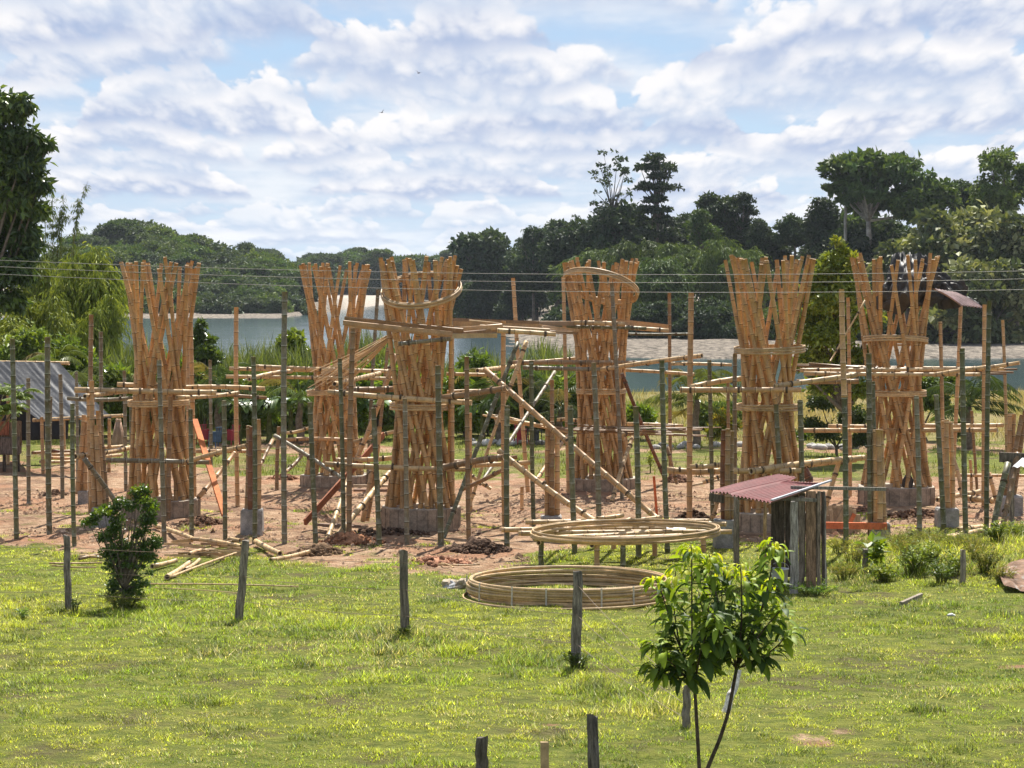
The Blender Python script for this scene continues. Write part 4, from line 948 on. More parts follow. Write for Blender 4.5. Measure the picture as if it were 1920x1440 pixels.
# ------------------------------------------------------------------ plank shack with red corrugated roof
def shack():
    rng = np.random.default_rng(70); Y0 = GY(1108); c = np.array(((1470 - 960) / F * Y0, Y0 + .6, 0))
    ro = empty('plank_shack', c, 'small open plank shack with faded red corrugated roof on grey posts', 'shack')
    A, B, D, Cc = P(1331, 926, 46.9), P(1462, 894, 48.6), P(1447, 941, 45.3), P(1558, 904, 47.0)
    nu, nv = 110, 12; V = []
    nrm = unit(np.cross(B - A, D - A)); nrm = nrm if nrm[2] > 0 else -nrm
    for i in range(nu):
        s = i / (nu - 1)
        for j in range(nv):
            t = j / (nv - 1)
            p = (1 - s) * ((1 - t) * A + t * B) + s * ((1 - t) * D + t * Cc)
            lift = .04 if s < .34 else 0.0                                    # the first sheet overlaps the second
            ext = (.0 if s < .34 else -.10) * (1 if t > .9 else 0)
            p = p + nrm * (.018 * math.cos(s * 2 * math.pi * 17) + lift + .02 * math.sin(t * 3 + s * 4)) + (B - A) * ext
            V.append(p)
    V = np.array(V); q = grid_faces(nu, nv)
    C = np.tile(np.array((.135, .025, .026)), (len(V), 1)) * (1 + .25 * (fbm(V[:, 0] * 3, V[:, 1] * 3) - .5))[:, None]
    roof = MB().add(np.concatenate([V, V - nrm * .006]), [q, q[:, ::-1] + len(V)], np.concatenate([C, np.tile((.16, .10, .09), (len(V), 1))])).build('roof_sheet', M_STEEL, ro)
    v, f = beam_vf(D + nrm * .03 - (Cc - D) * .0, Cc + nrm * .03, .05, .03); MB().add(v, f, (.40, .41, .45)).build('edge_flashing', M_STEEL, roof, smooth=False)
    v, f = beam_vf(A - nrm * .06, A + (D - A) * .22 - nrm * .07, .05, .14); MB().add(v, f, (.10, .08, .06)).build('fascia_board', M_WOOD, roof, smooth=False)
    def post(xt, yt, xb, yb, r, col, Yo=0, name='post'):
        b = G(xb, yb); b[1] += Yo; b[0] = (xb - 960) / F * b[1]; t = P(xt, yt, b[1]); v, f, cc = timber_vf(b - (0, 0, .2), t, r, rng, 8, col); MB().add(v, f, cc).build(name, M_WOOD, ro, smooth=False)
    post(1381, 931, 1381, 1075, .056, (.24, .205, .165), -.2)
    post(1434, 938, 1434, 1065, .036, (.42, .28, .15), 0)
    post(1489, 940, 1489, 1112, .085, (.33, .30, .27), 0)
    post(1545, 922, 1547, 1103, .034, (.30, .27, .24), 0)
    post(1457, 930, 1456, 1075, .05, (.06, .05, .04), .4)
    # right-hand wall of upright planks
    Yw = GY(1104)
    for k, (x0, x1, yt, yb, col) in enumerate(((1497, 1508, 930, 1098, (.22, .175, .14)), (1511, 1530, 921, 1100, (.30, .195, .125)), (1532, 1539, 921, 1098, (.24, .19, .15)), (1540, 1546, 922, 1099, (.10, .08, .065)))):
        wd = (x1 - x0) / F * Yw * .95; xm = (x0 + x1) / 2; b, t = P(xm, yb, Yw + .04 * (k % 2)), P(xm, yt, Yw + .04 * (k % 2)); v, f = beam_vf(b, t, wd, .025, .004, rng)
        if abs(v[:, 0].max() - v[:, 0].min()) < wd * .7: v, f = beam_vf(b, t, .025, wd, .004, rng)
        MB().add(v, f, col).build('wall_plank', M_WOOD, ro, smooth=False)
    # back wall planks, interior shade put into their dark colour
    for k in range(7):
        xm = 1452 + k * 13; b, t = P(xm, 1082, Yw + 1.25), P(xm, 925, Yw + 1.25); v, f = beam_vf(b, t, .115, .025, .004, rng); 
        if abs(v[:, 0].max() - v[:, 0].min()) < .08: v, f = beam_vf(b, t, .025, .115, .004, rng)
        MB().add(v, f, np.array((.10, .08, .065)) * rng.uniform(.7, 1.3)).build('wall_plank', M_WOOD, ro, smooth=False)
    for a, b in (((1468, 935, Yw - .05), (1531, 938, Yw - .05)), ((1484, 914, Yw + .1), (1660, 917, Yw + 1.2)), ((1480, 1106, Yw), (1545, 1104, Yw)), ((1384, 934, 46.4), (1450, 930, 46.6))):
        v, f = beam_vf(P(*a), P(*b), .05, .06, .003, rng); MB().add(v, f, (.22, .20, .17)).build('rail', M_WOOD, ro, smooth=False)
    return ro
shack()
def lathe(mb, c, prof, sides, col):
    t = np.arange(sides) * 2 * math.pi / sides
    V = np.concatenate([np.stack([c[0] + r * np.cos(t), c[1] + r * np.sin(t), np.full(sides, c[2] + z)], -1) for r, z in prof])
    i = np.arange(len(prof) - 1)[:, None] * sides; j = np.arange(sides)[None]; k = (j + 1) % sides
    q = np.stack([i + j, i + k, i + sides + k, i + sides + j], -1).reshape(-1, 4)
    return mb.add(V, [q, np.array([list(range(len(V) - sides, len(V)))])], col)
bc = np.array(((1462 - 960) / F * 46.6, 46.6, 0.0)); ro = empty('plastic_bucket', bc, 'white plastic bucket standing inside the plank shack', 'bucket')
_b = lathe(MB(), bc, [(.13, .0), (.135, .02), (.16, .30), (.17, .30), (.17, .32), (.155, .32), (.13, .04)], 18, (.7, .7, .7))
body = _b.build('body', M_PLASTIC, ro)
v, f = tube_vf([bc + np.array((.17 * math.cos(a), .05 - .03, .31 + .12 * math.sin(a))) for a in np.linspace(0, math.pi, 9)], .006, 5); MB().add(v, f, (.4, .4, .4)).build('handle', M_WIRE, body)

# ------------------------------------------------------------------ wooden cable drum
def drum():
    rng = np.random.default_rng(71); Yd = 56.2; c = P(1581, 982, Yd); R = 36 / F * Yd
    ro = empty('cable_drum', (c[0], c[1], 0), 'round plank cable drum end standing on edge, crossed with orange paint', 'cable drum')
    ax = unit(np.array((.35, -1, .10))); x = unit(np.cross((0, 0, 1.0), ax)); y = np.cross(ax, x)
    n = 9
    for side, off in ((0, 0.0), (1, .42)):
        for k in range(n):
            u = (k - (n - 1) / 2) * 2 * R / n; hl = math.sqrt(max(R * R - u * u, (R * .35) ** 2 * .5)) * .99
            v, f = box_vf((0, 0, 0), (2 * R / n * .94, hl * 2, .03), None, 1, .002, rng)
            v = v[:, :1] * x + v[:, 1:2] * y + v[:, 2:] * ax + c + x * u - ax * off
            MB().add(v, f, np.array((.42, .30, .19)) * rng.uniform(.7, 1.2)).build('flange_board', M_PLANK, ro, smooth=False)
    for u0, ang, col, ln in ((-.12, -.55, (.55, .16, .07), 1.5), (.15, -.55, (.36, .26, .16), 1.5)):
        dx = math.sin(ang) * y * 0 + math.cos(ang + 1.57) * x + math.sin(ang + 1.57) * y
        v, f = box_vf((0, 0, 0), (.09, ln * R, .025), None, 1, .002, rng); px_ = np.cross(ax, dx)
        v = v[:, :1] * px_ + v[:, 1:2] * dx + v[:, 2:] * ax + c + px_ * u0 + ax * .03
        MB().add(v, f, col).build('batten', M_PLANK, ro, smooth=False)
    v, f = box_vf((0, 0, 0), (.14, .14, .03), None, 1, .001, rng); v = v[:, :1] * x + v[:, 1:2] * y + v[:, 2:] * ax + c + ax * .045 - x * .10 - y * .1
    MB().add(v, f, (.16, .12, .09)).build('hub_plate', M_PLANK, ro, smooth=False)
    v, f = tube_vf([c - ax * .02, c - ax * .40], R * .45, 16); MB().add(v, f, (.30, .21, .13)).build('barrel', M_PLANK, ro)
drum()

# ------------------------------------------------------------------ tarp shed on the left
def cloth_patch(rows, nu, nv, fold, rng, thick=.004):
    """rows: control rows of points (m x k x 3), smooth bilinear patch with folds"""
    R = np.asarray(rows, float); m, k = R.shape[:2]
    su = np.linspace(0, m - 1, nu); sv = np.linspace(0, k - 1, nv); V = np.zeros((nu, nv, 3))
    for i, a in enumerate(su):
        i0 = min(int(a), m - 2); fa = a - i0
        for j, b in enumerate(sv):
            j0 = min(int(b), k - 2); fb = b - j0
            V[i, j] = (R[i0, j0] * (1 - fa) + R[i0 + 1, j0] * fa) * (1 - fb) + (R[i0, j0 + 1] * (1 - fa) + R[i0 + 1, j0 + 1] * fa) * fb
    U, W = np.meshgrid(np.linspace(0, 1, nu), np.linspace(0, 1, nv), indexing='ij')
    n = np.cross(V[-1, 0] - V[0, 0], V[0, -1] - V[0, 0]); n = unit(n)
    V = V + (fold(U, W))[..., None] * n
    V = V.reshape(-1, 3); q = grid_faces(nu, nv)
    return np.concatenate([V, V - n * thick]), [q, q[:, ::-1] + len(V)]
def tarp_shed():
    rng = np.random.default_rng(72); ro = empty('tarp_shed', (-13.2, 74.5, 0), 'low open shed under a sloping black plastic tarp roof', 'shed')
    rd0, rd1 = P(-60, 676, 77.5), P(112, 680, 76.6); e0, e1 = P(70, 786, 73.6), P(210, 783, 73.0)
    fold = lambda U, W: (.04 * (fbm(W * 13 + U * 1.2, U * 1.3 + W) - .5) + .025 * (fbm(W * 34 + 5 + U * 3, U * 2.0) - .5)) + .10 * np.sin(U * 3.14) * -1 * .6 + .03 * (fbm(U * 5 + 2, W * 14) - .5)
    v, f = cloth_patch([[rd0, rd1], [e0, e1]], 36, 60, fold, rng); MB().add(v, f, (.022, .024, .029)).build('tarp_roof', M_TARP, ro)
    # far slope behind the ridge
    v, f = cloth_patch([[rd0, rd1], [P(-190, 770, 80.5), P(60, 782, 80.0)]], 12, 20, fold, rng); MB().add(v, f, (.05, .052, .06)).build('tarp_roof', M_TARP, ro)
    culm(MB(), P(-60, 679, 77.5), P(130, 681, 76.6), .06, .055, 'p').build('ridge_pole', M_BAM, ro)
    culm(MB(), P(62, 788, 73.7), P(235, 779, 73.0), .055, .05, 'p').build('eave_pole', M_BAM, ro)
    for xt, yt, xb, yb, Y in ((78, 782, 81, 889, 73.6), (119, 780, 121, 846, 78.0), (205, 785, 204, 868, 74.5), (15, 700, 15, 870, 78.0)):
        culm(MB(), np.array(((xb - 960) / F * Y, Y, -.1)), P(xt, yt, Y), .055, .05, 't').build('post', M_BAM, ro)
    fold2 = lambda U, W: .06 * np.sin(W * 22) + .03 * np.sin(U * 9)
    v, f = cloth_patch([[P(-30, 700, 79.0), P(128, 770, 78.5)], [P(-30, 828, 79.0), P(128, 823, 78.5)]], 10, 40, fold2, rng); MB().add(v, f, (.02, .02, .022)).build('tarp_wall', M_TARP, ro)
tarp_shed()
def cart():
    Y = 75.0; c = np.array(((12 - 960) / F * Y, Y, 0)); ro = empty('firewood_bench', c, 'dark rough bench loaded with boards at the left edge under the shed', 'bench'); rng = np.random.default_rng(73)
    for a, b, wd, ht, col, nm in ((P(-40, 835, Y), P(38, 835, Y), .5, .42, (.15, .12, .10), 'body'), (P(-40, 815, Y), P(40, 812, Y), .7, .05, (.20, .14, .09), 'top_board'), (P(-30, 803, Y), P(18, 803, Y), .4, .2, (.24, .09, .05), 'crate')):
        v, f = beam_vf(a, b, ht, wd, .01, rng); MB().add(v, f, col).build(nm, M_WOOD, ro, smooth=False)
    for x in (-30, 8, 34):
        v, f = beam_vf(np.array(((x - 960) / F * Y, Y, 0)), P(x, 840, Y), .09, .09, .004, rng); MB().add(v, f, (.1, .08, .06)).build('leg', M_WOOD, ro, smooth=False)
cart()
for k, (x0, y0, x1, y1, Y0, tn) in enumerate(((60, 849, 140, 846, 76, 'b'), (95, 853, 150, 852, 75, 'p'), (92, 858, 152, 860, 74.6, 't'), (75, 866, 146, 864, 74.2, 'p'), (98, 845, 150, 848, 76.4, 'k'), (185, 838, 231, 836, 74.4, 'p'), (188, 846, 230, 843, 74.0, 'b'), (190, 856, 228, 853, 73.2, 'p'))):
    a, b = P(x0, y0, Y0), P(x1, y1, Y0 + 1)
    tag(culm(MB(), a, b, .05, .045, tn, 8, .02).build('stored_culm', M_BAM, origin=a), ['far thin dark culm', 'upper pale culm', 'tan culm', 'lowest pale culm', 'dark red culm', 'upper pale culm', 'brown culm', 'lowest pale culm'][k] + (' in the pile stored in front of the tarp shed' if k < 5 else ' in the pile beside the thatch bundle'), 'stored culm', 'bamboo culms in storage piles')
tb = G(222, 842, 0); ro = empty('thatch_bundle', tb, 'pinkish tan bell shaped bundle of thatch right of the tarp shed', 'thatch bundle'); rng = np.random.default_rng(74)
mb = MB(); lathe(mb, tb, [(.26, 0), (.27, .08), (.24, .25), (.17, .48), (.10, .66), (.075, .84), (.085, 1.0)], 22, (.46, .30, .20)); mb.V[0] = mb.V[0] + rng.normal(0, .012, mb.V[0].shape); mb.build('thatch', M_CLOTH, ro)
mb = MB()
for k in range(60):
    a = rng.random() * 6.283; r0 = .09; v, f = tube_vf([tb + (r0 * math.cos(a), r0 * math.sin(a), .9), tb + (.18 * math.cos(a), .18 * math.sin(a), .48), tb + (.29 * math.cos(a), .29 * math.sin(a), rng.uniform(.0, .1))], .008, 4); mb.add(v, f, np.array((.50, .33, .23)) * rng.uniform(.7, 1.2))
mb.build('loose_straw', M_CLOTH, ro)

# plastic chairs
def chair(px, py, col, lab, rz, s=.82):
    c = G(px, py); ro = empty('plastic_chair', c, lab, 'chair', 'plastic garden chairs'); R = np.array(((math.cos(rz), math.sin(rz), 0), (-math.sin(rz), math.cos(rz), 0), (0, 0, 1))) * s
    def part(nm, a, b, wd, ht, tp=0):
        v, f = beam_vf(np.array(a) @ R + c, np.array(b) @ R + c, wd * s, ht * s); MB().add(v, f, col).build(nm, M_PLASTIC, ro, smooth=False)
    part('seat', (-.22, 0, .42), (.22, 0, .42), .03, .44)
    for k in range(4): part('back_slat', (-.16 + k * .107, .22, .44), (-.18 + k * .12, .30, .80), .06, .02)
    part('back_rail', (-.24, .30, .82), (.24, .30, .82), .08, .03)
    for sx in (-1, 1):
        part('arm', (sx * .25, -.2, .63), (sx * .25, .27, .64), .05, .03); part('leg', (sx * .24, -.22, 0), (sx * .23, -.18, .63), .045, .045); part('leg', (sx * .24, .28, 0), (sx * .23, .2, .46), .045, .045)
chair(383, 834, (.30, .022, .035), 'red plastic chair, left of the blue one', .5); chair(406, 838, (.04, .09, .16), 'blue plastic chair between two red ones', -2.4); chair(433, 835, (.30, .022, .035), 'red plastic chair, right of the blue one', -.7)
chair(978, 834, (.30, .022, .035), 'red plastic chair beside a black one between the middle towers', .3); chair(1002, 835, (.03, .03, .035), 'black plastic chair between the middle towers', 2.6)

# ------------------------------------------------------------------ plastic and roofing sheet on the rightmost tower
def tower_tarp():
    rng = np.random.default_rng(75); Y = 64.2
    rows = [[P(1673, 474, Y + .9), P(1706, 473, Y + .95), P(1738, 477, Y + .8)], [P(1664, 520, Y + .5), P(1705, 515, Y + .1), P(1748, 512, Y + .7)],
            [P(1650, 556, Y + .2), P(1705, 560, Y - .2), P(1765, 530, Y + .5)], [P(1622, 572, Y + .1), P(1690, 590, Y + .2), P(1775, 566, Y + .4)]]
    fold = lambda U, W: .75 * np.abs(fbm(U * 4 + 3, W * 5 + 1, 2) - .5) * (.35 + U) - .45 * np.abs(fbm(U * 9 + 31, W * 10 + 1, 2) - .5)
    v, f = cloth_patch(rows, 44, 44, fold, rng)
    tag(MB().add(v, f, (.060, .058, .056)).build('plastic_sheet', M_TARP, origin=P(1705, 473, Y)), 'crumpled black plastic sheet hung inside the top of the rightmost tower', 'tarp', 'black plastic sheets on the tower')
    rows = [[P(1732, 476, Y + .9), P(1757, 500, Y + .9)], [P(1738, 535, Y + .5), P(1800, 536, Y + .5)], [P(1758, 580, Y + .3), P(1834, 575, Y + .2)]]
    v, f = cloth_patch(rows, 24, 24, fold, rng); tag(MB().add(v, f, (.050, .048, .046)).build('plastic_sheet', M_TARP, origin=P(1760, 540, Y)), 'black plastic flap blowing out to the right of the rightmost tower', 'tarp', 'black plastic sheets on the tower')
    A, B, Cc, D = P(1748, 541, Y - .3), P(1790, 548, Y + .2), P(1842, 577, Y), P(1800, 572, Y - .6); nu, nv = 50, 10; V = []
    nrm = unit(np.cross(B - A, D - A)); nrm = nrm if nrm[2] > 0 else -nrm
    for i in range(nu):
        s = i / (nu - 1)
        for j in range(nv):
            t = j / (nv - 1); p = (1 - s) * ((1 - t) * A + t * D) + s * ((1 - t) * B + t * Cc); V.append(p + nrm * (.02 * math.cos(s * 2 * math.pi * 7) + .03 * math.sin(t * 3.1)))
    V = np.array(V); q = grid_faces(nu, nv)
    tag(MB().add(np.concatenate([V, V - nrm * .006]), [q, q[:, ::-1] + len(V)], (.42, .30, .28)).build('corrugated_sheet', M_STEEL, origin=A), 'bent reddish corrugated roofing sheet jutting right from the rightmost tower', 'roofing sheet')
tower_tarp()
sc_ = np.array(((1702 - 960) / F * 63.6, 63.6, .40)); mb = MB(); lathe(mb, sc_, [(.10, 0), (.14, .08), (.13, .22), (.08, .32), (.03, .36)], 12, (.10, .09, .085)); mb.V[0] = mb.V[0] + np.random.default_rng(3).normal(0, .012, mb.V[0].shape)
tag(mb.build('cement_bag', M_CLOTH, origin=sc_), 'small dark bag set on the base of the rightmost tower', 'bag')

# ------------------------------------------------------------------ right edge: stall post, plank roof, crate, rusty sheet, white pole
def stall():
    rng = np.random.default_rng(76); b = G(1897, 1000); ro = empty('plank_lean_to', b, 'grey post lean-to with a plank and torn sheet roof at the right edge', 'lean-to')
    v, f, c = timber_vf(b - (0, 0, .2), P(1897, 866, b[1]), .065, rng, 8, (.26, .22, .18)); MB().add(v, f, c).build('post', M_WOOD, ro, smooth=False)
    v, f, c = timber_vf(np.array(((1975 - 960) / F * 55, 55, -.2)), P(1975, 866, 55), .065, rng, 8, (.26, .22, .18)); MB().add(v, f, c).build('post', M_WOOD, ro, smooth=False)
    v, f = beam_vf(P(1874, 857, b[1]), P(1985, 862, b[1]), .05, .22, .004, rng); MB().add(v, f, (.15, .125, .10)).build('roof_plank', M_WOOD, ro, smooth=False)
    fold = lambda U, W: .02 * np.sin(W * 40)
    v, f = cloth_patch([[P(1915, 860, b[1] - .2), P(1985, 850, b[1] - .2)], [P(1897, 876, b[1] - .6), P(1985, 872, b[1] - .8)]], 10, 40, fold, rng); MB().add(v, f, (.6, .6, .62)).build('roof_sheet', M_STEEL, ro)
stall()
cb = G(1882, 1003); ro = empty('plastic_crate', cb, 'dark blue plastic crate on the ground by the leaning poles', 'crate')
for nm, s0, s1, wd, ht in (('base', (-.22, 0, .03), (.22, 0, .03), .04, .32), ('side', (-.22, -.16, .12), (.22, -.16, .12), .18, .02), ('side', (-.22, .16, .12), (.22, .16, .12), .18, .02), ('end', (-.21, -.16, .12), (-.21, .16, .12), .18, .02), ('end', (.21, -.16, .12), (.21, .16, .12), .18, .02), ('rim', (-.24, -.17, .21), (.24, -.17, .21), .02, .03)):
    v, f = beam_vf(cb + np.array(s0), cb + np.array(s1), wd, ht); MB().add(v, f, (.03, .07, .16) if nm != 'rim' else (.35, .4, .5)).build(nm, M_PLASTIC, ro, smooth=False)
a, b = P(1755, 1042, 50.5), P(1878, 1027, 51.0); v, f = tube_vf([a, (a + b) / 2, b], .03, 8); tag(MB().add(v, f, (.75, .74, .72)).build('white_pipe', M_PLASTIC, origin=a), 'long white pipe lying across the weeds at the right', 'pipe')
rng = np.random.default_rng(77)
rows = [[P(1868, 1068, 47.4), P(1900, 1050, 48.3), P(1990, 1030, 49)], [P(1872, 1080, 46.5), P(1910, 1072, 46.8), P(1990, 1062, 47)], [P(1886, 1102, 45.6), P(1930, 1110, 45.4), P(2000, 1116, 45)]]
v, f = cloth_patch(rows, 40, 40, lambda U, W: .16 * (fbm(U * 6, W * 6) - .5), rng)
C = np.tile(np.array((.20, .125, .085)), (len(v), 1)); C = C * (.5 + fbm(v[:, 0] * 9, v[:, 1] * 9))[:, None]; k_ = (sstep(.60, .75, fbm(v[:, 0] * 7, v[:, 1] * 6)) * .8)[:, None]; C = C * (1 - k_) + np.array((.40, .36, .33)) * k_
tag(MB().add(v, f, C).build('rusty_sheet', M_CONC, origin=P(1886, 1102, 45.6)), 'rusty crumbling roofing sheet lying on the weeds at the bottom right', 'rusty sheet')
# small things lying about
b0 = G(1690, 1137); v, f = beam_vf(b0 + (0, 0, .04), G(1727, 1121) + (0, 0, .05), .07, .07, .004, rng); tag(MB().add(v, f, (.28, .24, .19)).build('timber_offcut', M_WOOD, origin=b0, smooth=False), 'short grey timber offcut lying on the grass right of the shack', 'offcut')
def lump(c, r, sq, rng, nu=14, nv=10, amp=.25, col=(.3, .2, .15), mb=None):
    th = np.linspace(0, 2 * math.pi, nu, endpoint=False); ph = np.linspace(.02, math.pi - .02, nv)
    T, Ph = np.meshgrid(th, ph); o = rng.random(2) * 50
    rr = 1 + amp * 2 * (fbm(np.cos(T) * 1.4 + o[0] + Ph * .7, np.sin(T) * 1.4 + o[1] + Ph, 3) - .5)
    V = np.stack([r[0] * rr * np.sin(Ph) * np.cos(T), r[1] * rr * np.sin(Ph) * np.sin(T), r[2] * rr * np.cos(Ph)], -1).reshape(-1, 3) + c
    i = np.arange(nv - 1)[:, None] * nu; j = np.arange(nu)[None]; k = (j + 1) % nu
    q = np.stack([i + j, i + nu + j, i + nu + k, i + k], -1).reshape(-1, 4)
    mb = mb or MB(); return mb.add(V, [q], col)
c = G(858, 1103) + (0, 0, .06); mb = MB()
for k in range(9): lump(c + np.array((rng.uniform(-.17, .20), rng.uniform(-.08, .08), rng.uniform(-.06, .04))), rng.uniform(.05, .11, 3) * (1.3, 1, .7), 0, rng, 16, 12, .9, (.52, .52, .53) if rng.random() < .5 else (.48, .40, .30), mb)
tag(mb.build('woven_sack', M_CLOTH, origin=c), 'crumpled white and tan sack lying on the grass left of the hoop stack', 'sack')
c = G(1783, 1157) + (0, 0, .03); tag(lump(c, (.07, .04, .03), 0, rng, 14, 9, .5, (.7, .7, .68)).build('paper_scrap', M_CLOTH, origin=c), 'tiny white scrap on the grass at the right', 'scrap')
# spoil heaps
def heap(px0, px1, py, h, n, col, lab, seed):
    rng = np.random.default_rng(seed); c0, c1 = G(px0, py), G(px1, py); mid = (c0 + c1) / 2; wd = (c1[0] - c0[0]) / 2; mb = MB()
    nu, nv = 46, 30; U, W = np.meshgrid(np.linspace(-1, 1, nu), np.linspace(-1, 1, nv)); rad = np.hypot(U, W)
    x = mid[0] + U * wd; y = mid[1] + W * wd * .75
    z = ground_z(x, y) - .05 + (h * sstep(1.0, .1, rad + .5 * (fbm(x * 2, y * 2) - .5)) * (.45 + 1.1 * fbm(x * 3.3, y * 3.3)) + .05 * (fbm(x * 11, y * 11) - .5)) * sstep(1.02, .75, rad)
    C = np.array(col) * (.65 + .7 * fbm(x * 4, y * 4))[..., None]
    mb.add(np.stack([x, y, z], -1).reshape(-1, 3), [grid_faces(nv, nu)], C.reshape(-1, 3))
    for _ in range(n * 2):
        a, r = rng.random() * 6.283, math.sqrt(rng.random()) * 1.05; s = rng.uniform(.012, .055); xx, yy = mid[0] + r * math.cos(a) * wd, mid[1] + r * math.sin(a) * wd * .75
        zz = float(ground_z(np.array(xx), np.array(yy))) + h * max(0, 1 - r) * .8
        lump(np.array((xx, yy, zz + s * .4)), (s, s, s * .8), 0, rng, 8, 6, .8, np.array(col) * rng.uniform(.6, 1.3), mb)
    tag(mb.build('spoil_heap', M_SOIL, origin=mid), lab, 'soil heap', 'heaps of dug soil')
heap(335, 420, 985, .22, 70, (.17, .10, .065), 'dark clod heap right of the leftmost tower base', 81)
heap(550, 640, 1040, .22, 80, (.20, .13, .08), 'brown clod heap at the meadow edge before the second tower', 82)
heap(600, 720, 1020, .25, 70, (.36, .18, .10), 'red soil heap before the hanging hoop tower', 83)
heap(655, 800, 1003, .14, 80, (.13, .085, .06), 'dark trench spoil around the hanging hoop tower base', 84)
heap(845, 960, 1034, .34, 130, (.13, .085, .06), 'darkest clod heap left of the hoop table', 85)
heap(770, 880, 1058, .16, 50, (.42, .22, .14), 'pinkish soil heap below the hanging hoop tower', 86)
heap(500, 560, 900, .18, 40, (.30, .16, .10), 'reddish heap left of the second tower base', 87)
heap(1240, 1300, 905, .3, 50, (.25, .15, .10), 'small brown heap by the reddish post', 88)
heap(1265, 1335, 975, .3, 60, (.10, .065, .045), 'black stump like heap left of the shack roof', 89)
heap(1660, 1780, 968, .2, 110, (.19, .11, .07), 'dark heap before the rightmost tower base', 90)
heap(1600, 1660, 960, .15, 50, (.27, .16, .11), 'reddish heap right behind the wooden drum', 91)
heap(75, 130, 930, .15, 40, (.15, .095, .065), 'dark heap among the grey posts at the left', 92)
# scrap bamboo at the meadow edge
SCRAP = [(290, 985, 362, 1010, .05, 'p', 'long pale half culm sloping from the bush to the scrap heap'), (360, 1010, 452, 1024, .045, 'p', 'pale split culm running on to the tilted fence post'), (313, 1082, 355, 1055, .055, 'p', 'thick pale culm end pointing at the viewer on the grass'), (320, 1082, 452, 1034, .026, 'p', 'long thin pale strip lying aslant on the grass'), (285, 1062, 330, 1051, .05, 'p', 'short pale culm beside the bush'), (347, 1068, 374, 1049, .04, 'p', 'stubby pale culm by the thick culm end'),
         (92, 1056, 192, 1055, .02, 'p', 'thin pale strip left of the bush'), (98, 1060, 180, 1064, .016, 'p', 'second thin strip left of the bush'), (148, 1048, 196, 1038, .035, 'b', 'brown culm end left of the bush'), (150, 1043, 192, 1046, .035, 'p', 'pale culm end left of the bush'), (507, 1050, 580, 1034, .045, 'p', 'pale culm lying at the brown clod heap'), (480, 1015, 525, 1038, .06, 'p', 'curled split culm right of the tilted fence post'), (428, 1012, 450, 1014, .055, 'p', 'pair of pale cut ends beside the tilted fence post'), (355, 1040, 378, 1032, .05, 't', 'hollow culm end in the scrap heap'), (270, 1095, 560, 1100, .014, 'p', 'very long thin strip stretched over the grass'), (290, 1102, 450, 1112, .008, 'p', 'thin thread like strip below the very long one'), (822, 1058, 900, 1058, .018, 'p', 'pale stick on the pinkish soil'), (828, 1056, 850, 1064, .014, 'p', 'short stick across the pale stick on the pinkish soil')]
for k, (x0, y0, x1, y1, r, tn, lab) in enumerate(SCRAP):
    rng = np.random.default_rng(500 + k); a, b = G(x0, y0, .05 + r), G(x1, y1, .05 + r)
    tag(culm(MB(), a, b, r, r * .9, tn, 8, .02, .35, rng).build('bamboo_scrap', M_BAM, origin=a), lab, 'bamboo scrap', 'scrap bamboo on the grass')
rng = np.random.default_rng(93)
for k in range(26):
    x, y = rng.uniform(275, 430), rng.uniform(1016, 1044); L = rng.uniform(15, 60); s = rng.normal(0, .25)
    a, b = G(x, y, .06), G(x + L, y + L * s * .5, .06 + rng.random() * .05); v, f = beam_vf(a, b, .012, rng.uniform(.03, .09), .003, rng)
    tag(MB().add(v, f, np.append(np.array(TONES[rng.choice(list('pptb'))][0]) * rng.uniform(.8, 1.1), .1)).build('bamboo_splinter', M_BAM, origin=a, smooth=False), 'split bamboo splinter in the scrap heap behind the bush', 'bamboo splinter', 'splinters in the scrap heap')
# edging stones
for k in range(44):
    x = [rng.uniform(880, 1015), rng.uniform(1190, 1420), rng.uniform(1500, 1625)][k % 3]; y = {0: 833, 1: 839, 2: 842}[k % 3] + rng.uniform(-3, 3); s = rng.uniform(.08, .18); c = G(x, y) + (0, 0, s * .4)
    tag(lump(c, (s * 1.2, s, s * .7), 0, rng, 10, 8, .4, np.array((.42, .40, .37)) * rng.uniform(.6, 1.15)).build('edging_stone', M_STONE, origin=c), 'rounded grey stone in the border row between site and river plants', 'stone', 'border row of stones')
# two birds
def bird(px, py, Y, s, roll, lab):
    c = P(px, py, Y); ro = empty('bird', c, lab, 'bird', 'birds high in the sky'); mb = MB()
    t = np.linspace(-1, 1, 9); pts = np.stack([t * .28 * s, 0 * t, 0 * t], -1) + c; v, f = tube_vf(pts, np.array((.01, .05, .07, .08, .08, .07, .06, .05, .02)) * s, 8); mb.add(v, f, (.10, .09, .09)); bo = mb.build('body', M_BARK, ro)
    for sg in (-1, 1):
        V = []
        for i in range(8):
            q = i / 7; y = sg * q * .75 * s; z = (.28 * math.sin(q * 2.2)) * s + roll * y; ch = (.17 * (1 - q ** 2) + .03) * s
            V += [(ch * .5 - .12 * q * s, y, z), (-ch * .5 - .12 * q * s, y, z)]
        V = np.array(V); R = np.array(((.6, .8, 0), (-.8, .6, 0), (0, 0, 1))); V = V @ R + c; q = np.array([(2 * i, 2 * i + 1, 2 * i + 3, 2 * i + 2) for i in range(7)])
        MB().add(np.concatenate([V, V + (0, 0, .008)]), [q, q[:, ::-1] + len(V)], (.10, .09, .09)).build('wing', M_BARK, bo)
bird(785, 137, 260, .55, .35, 'dark bird soaring, the higher of the two'); bird(716, 211, 260, .5, -.4, 'dark bird soaring, the lower of the two')
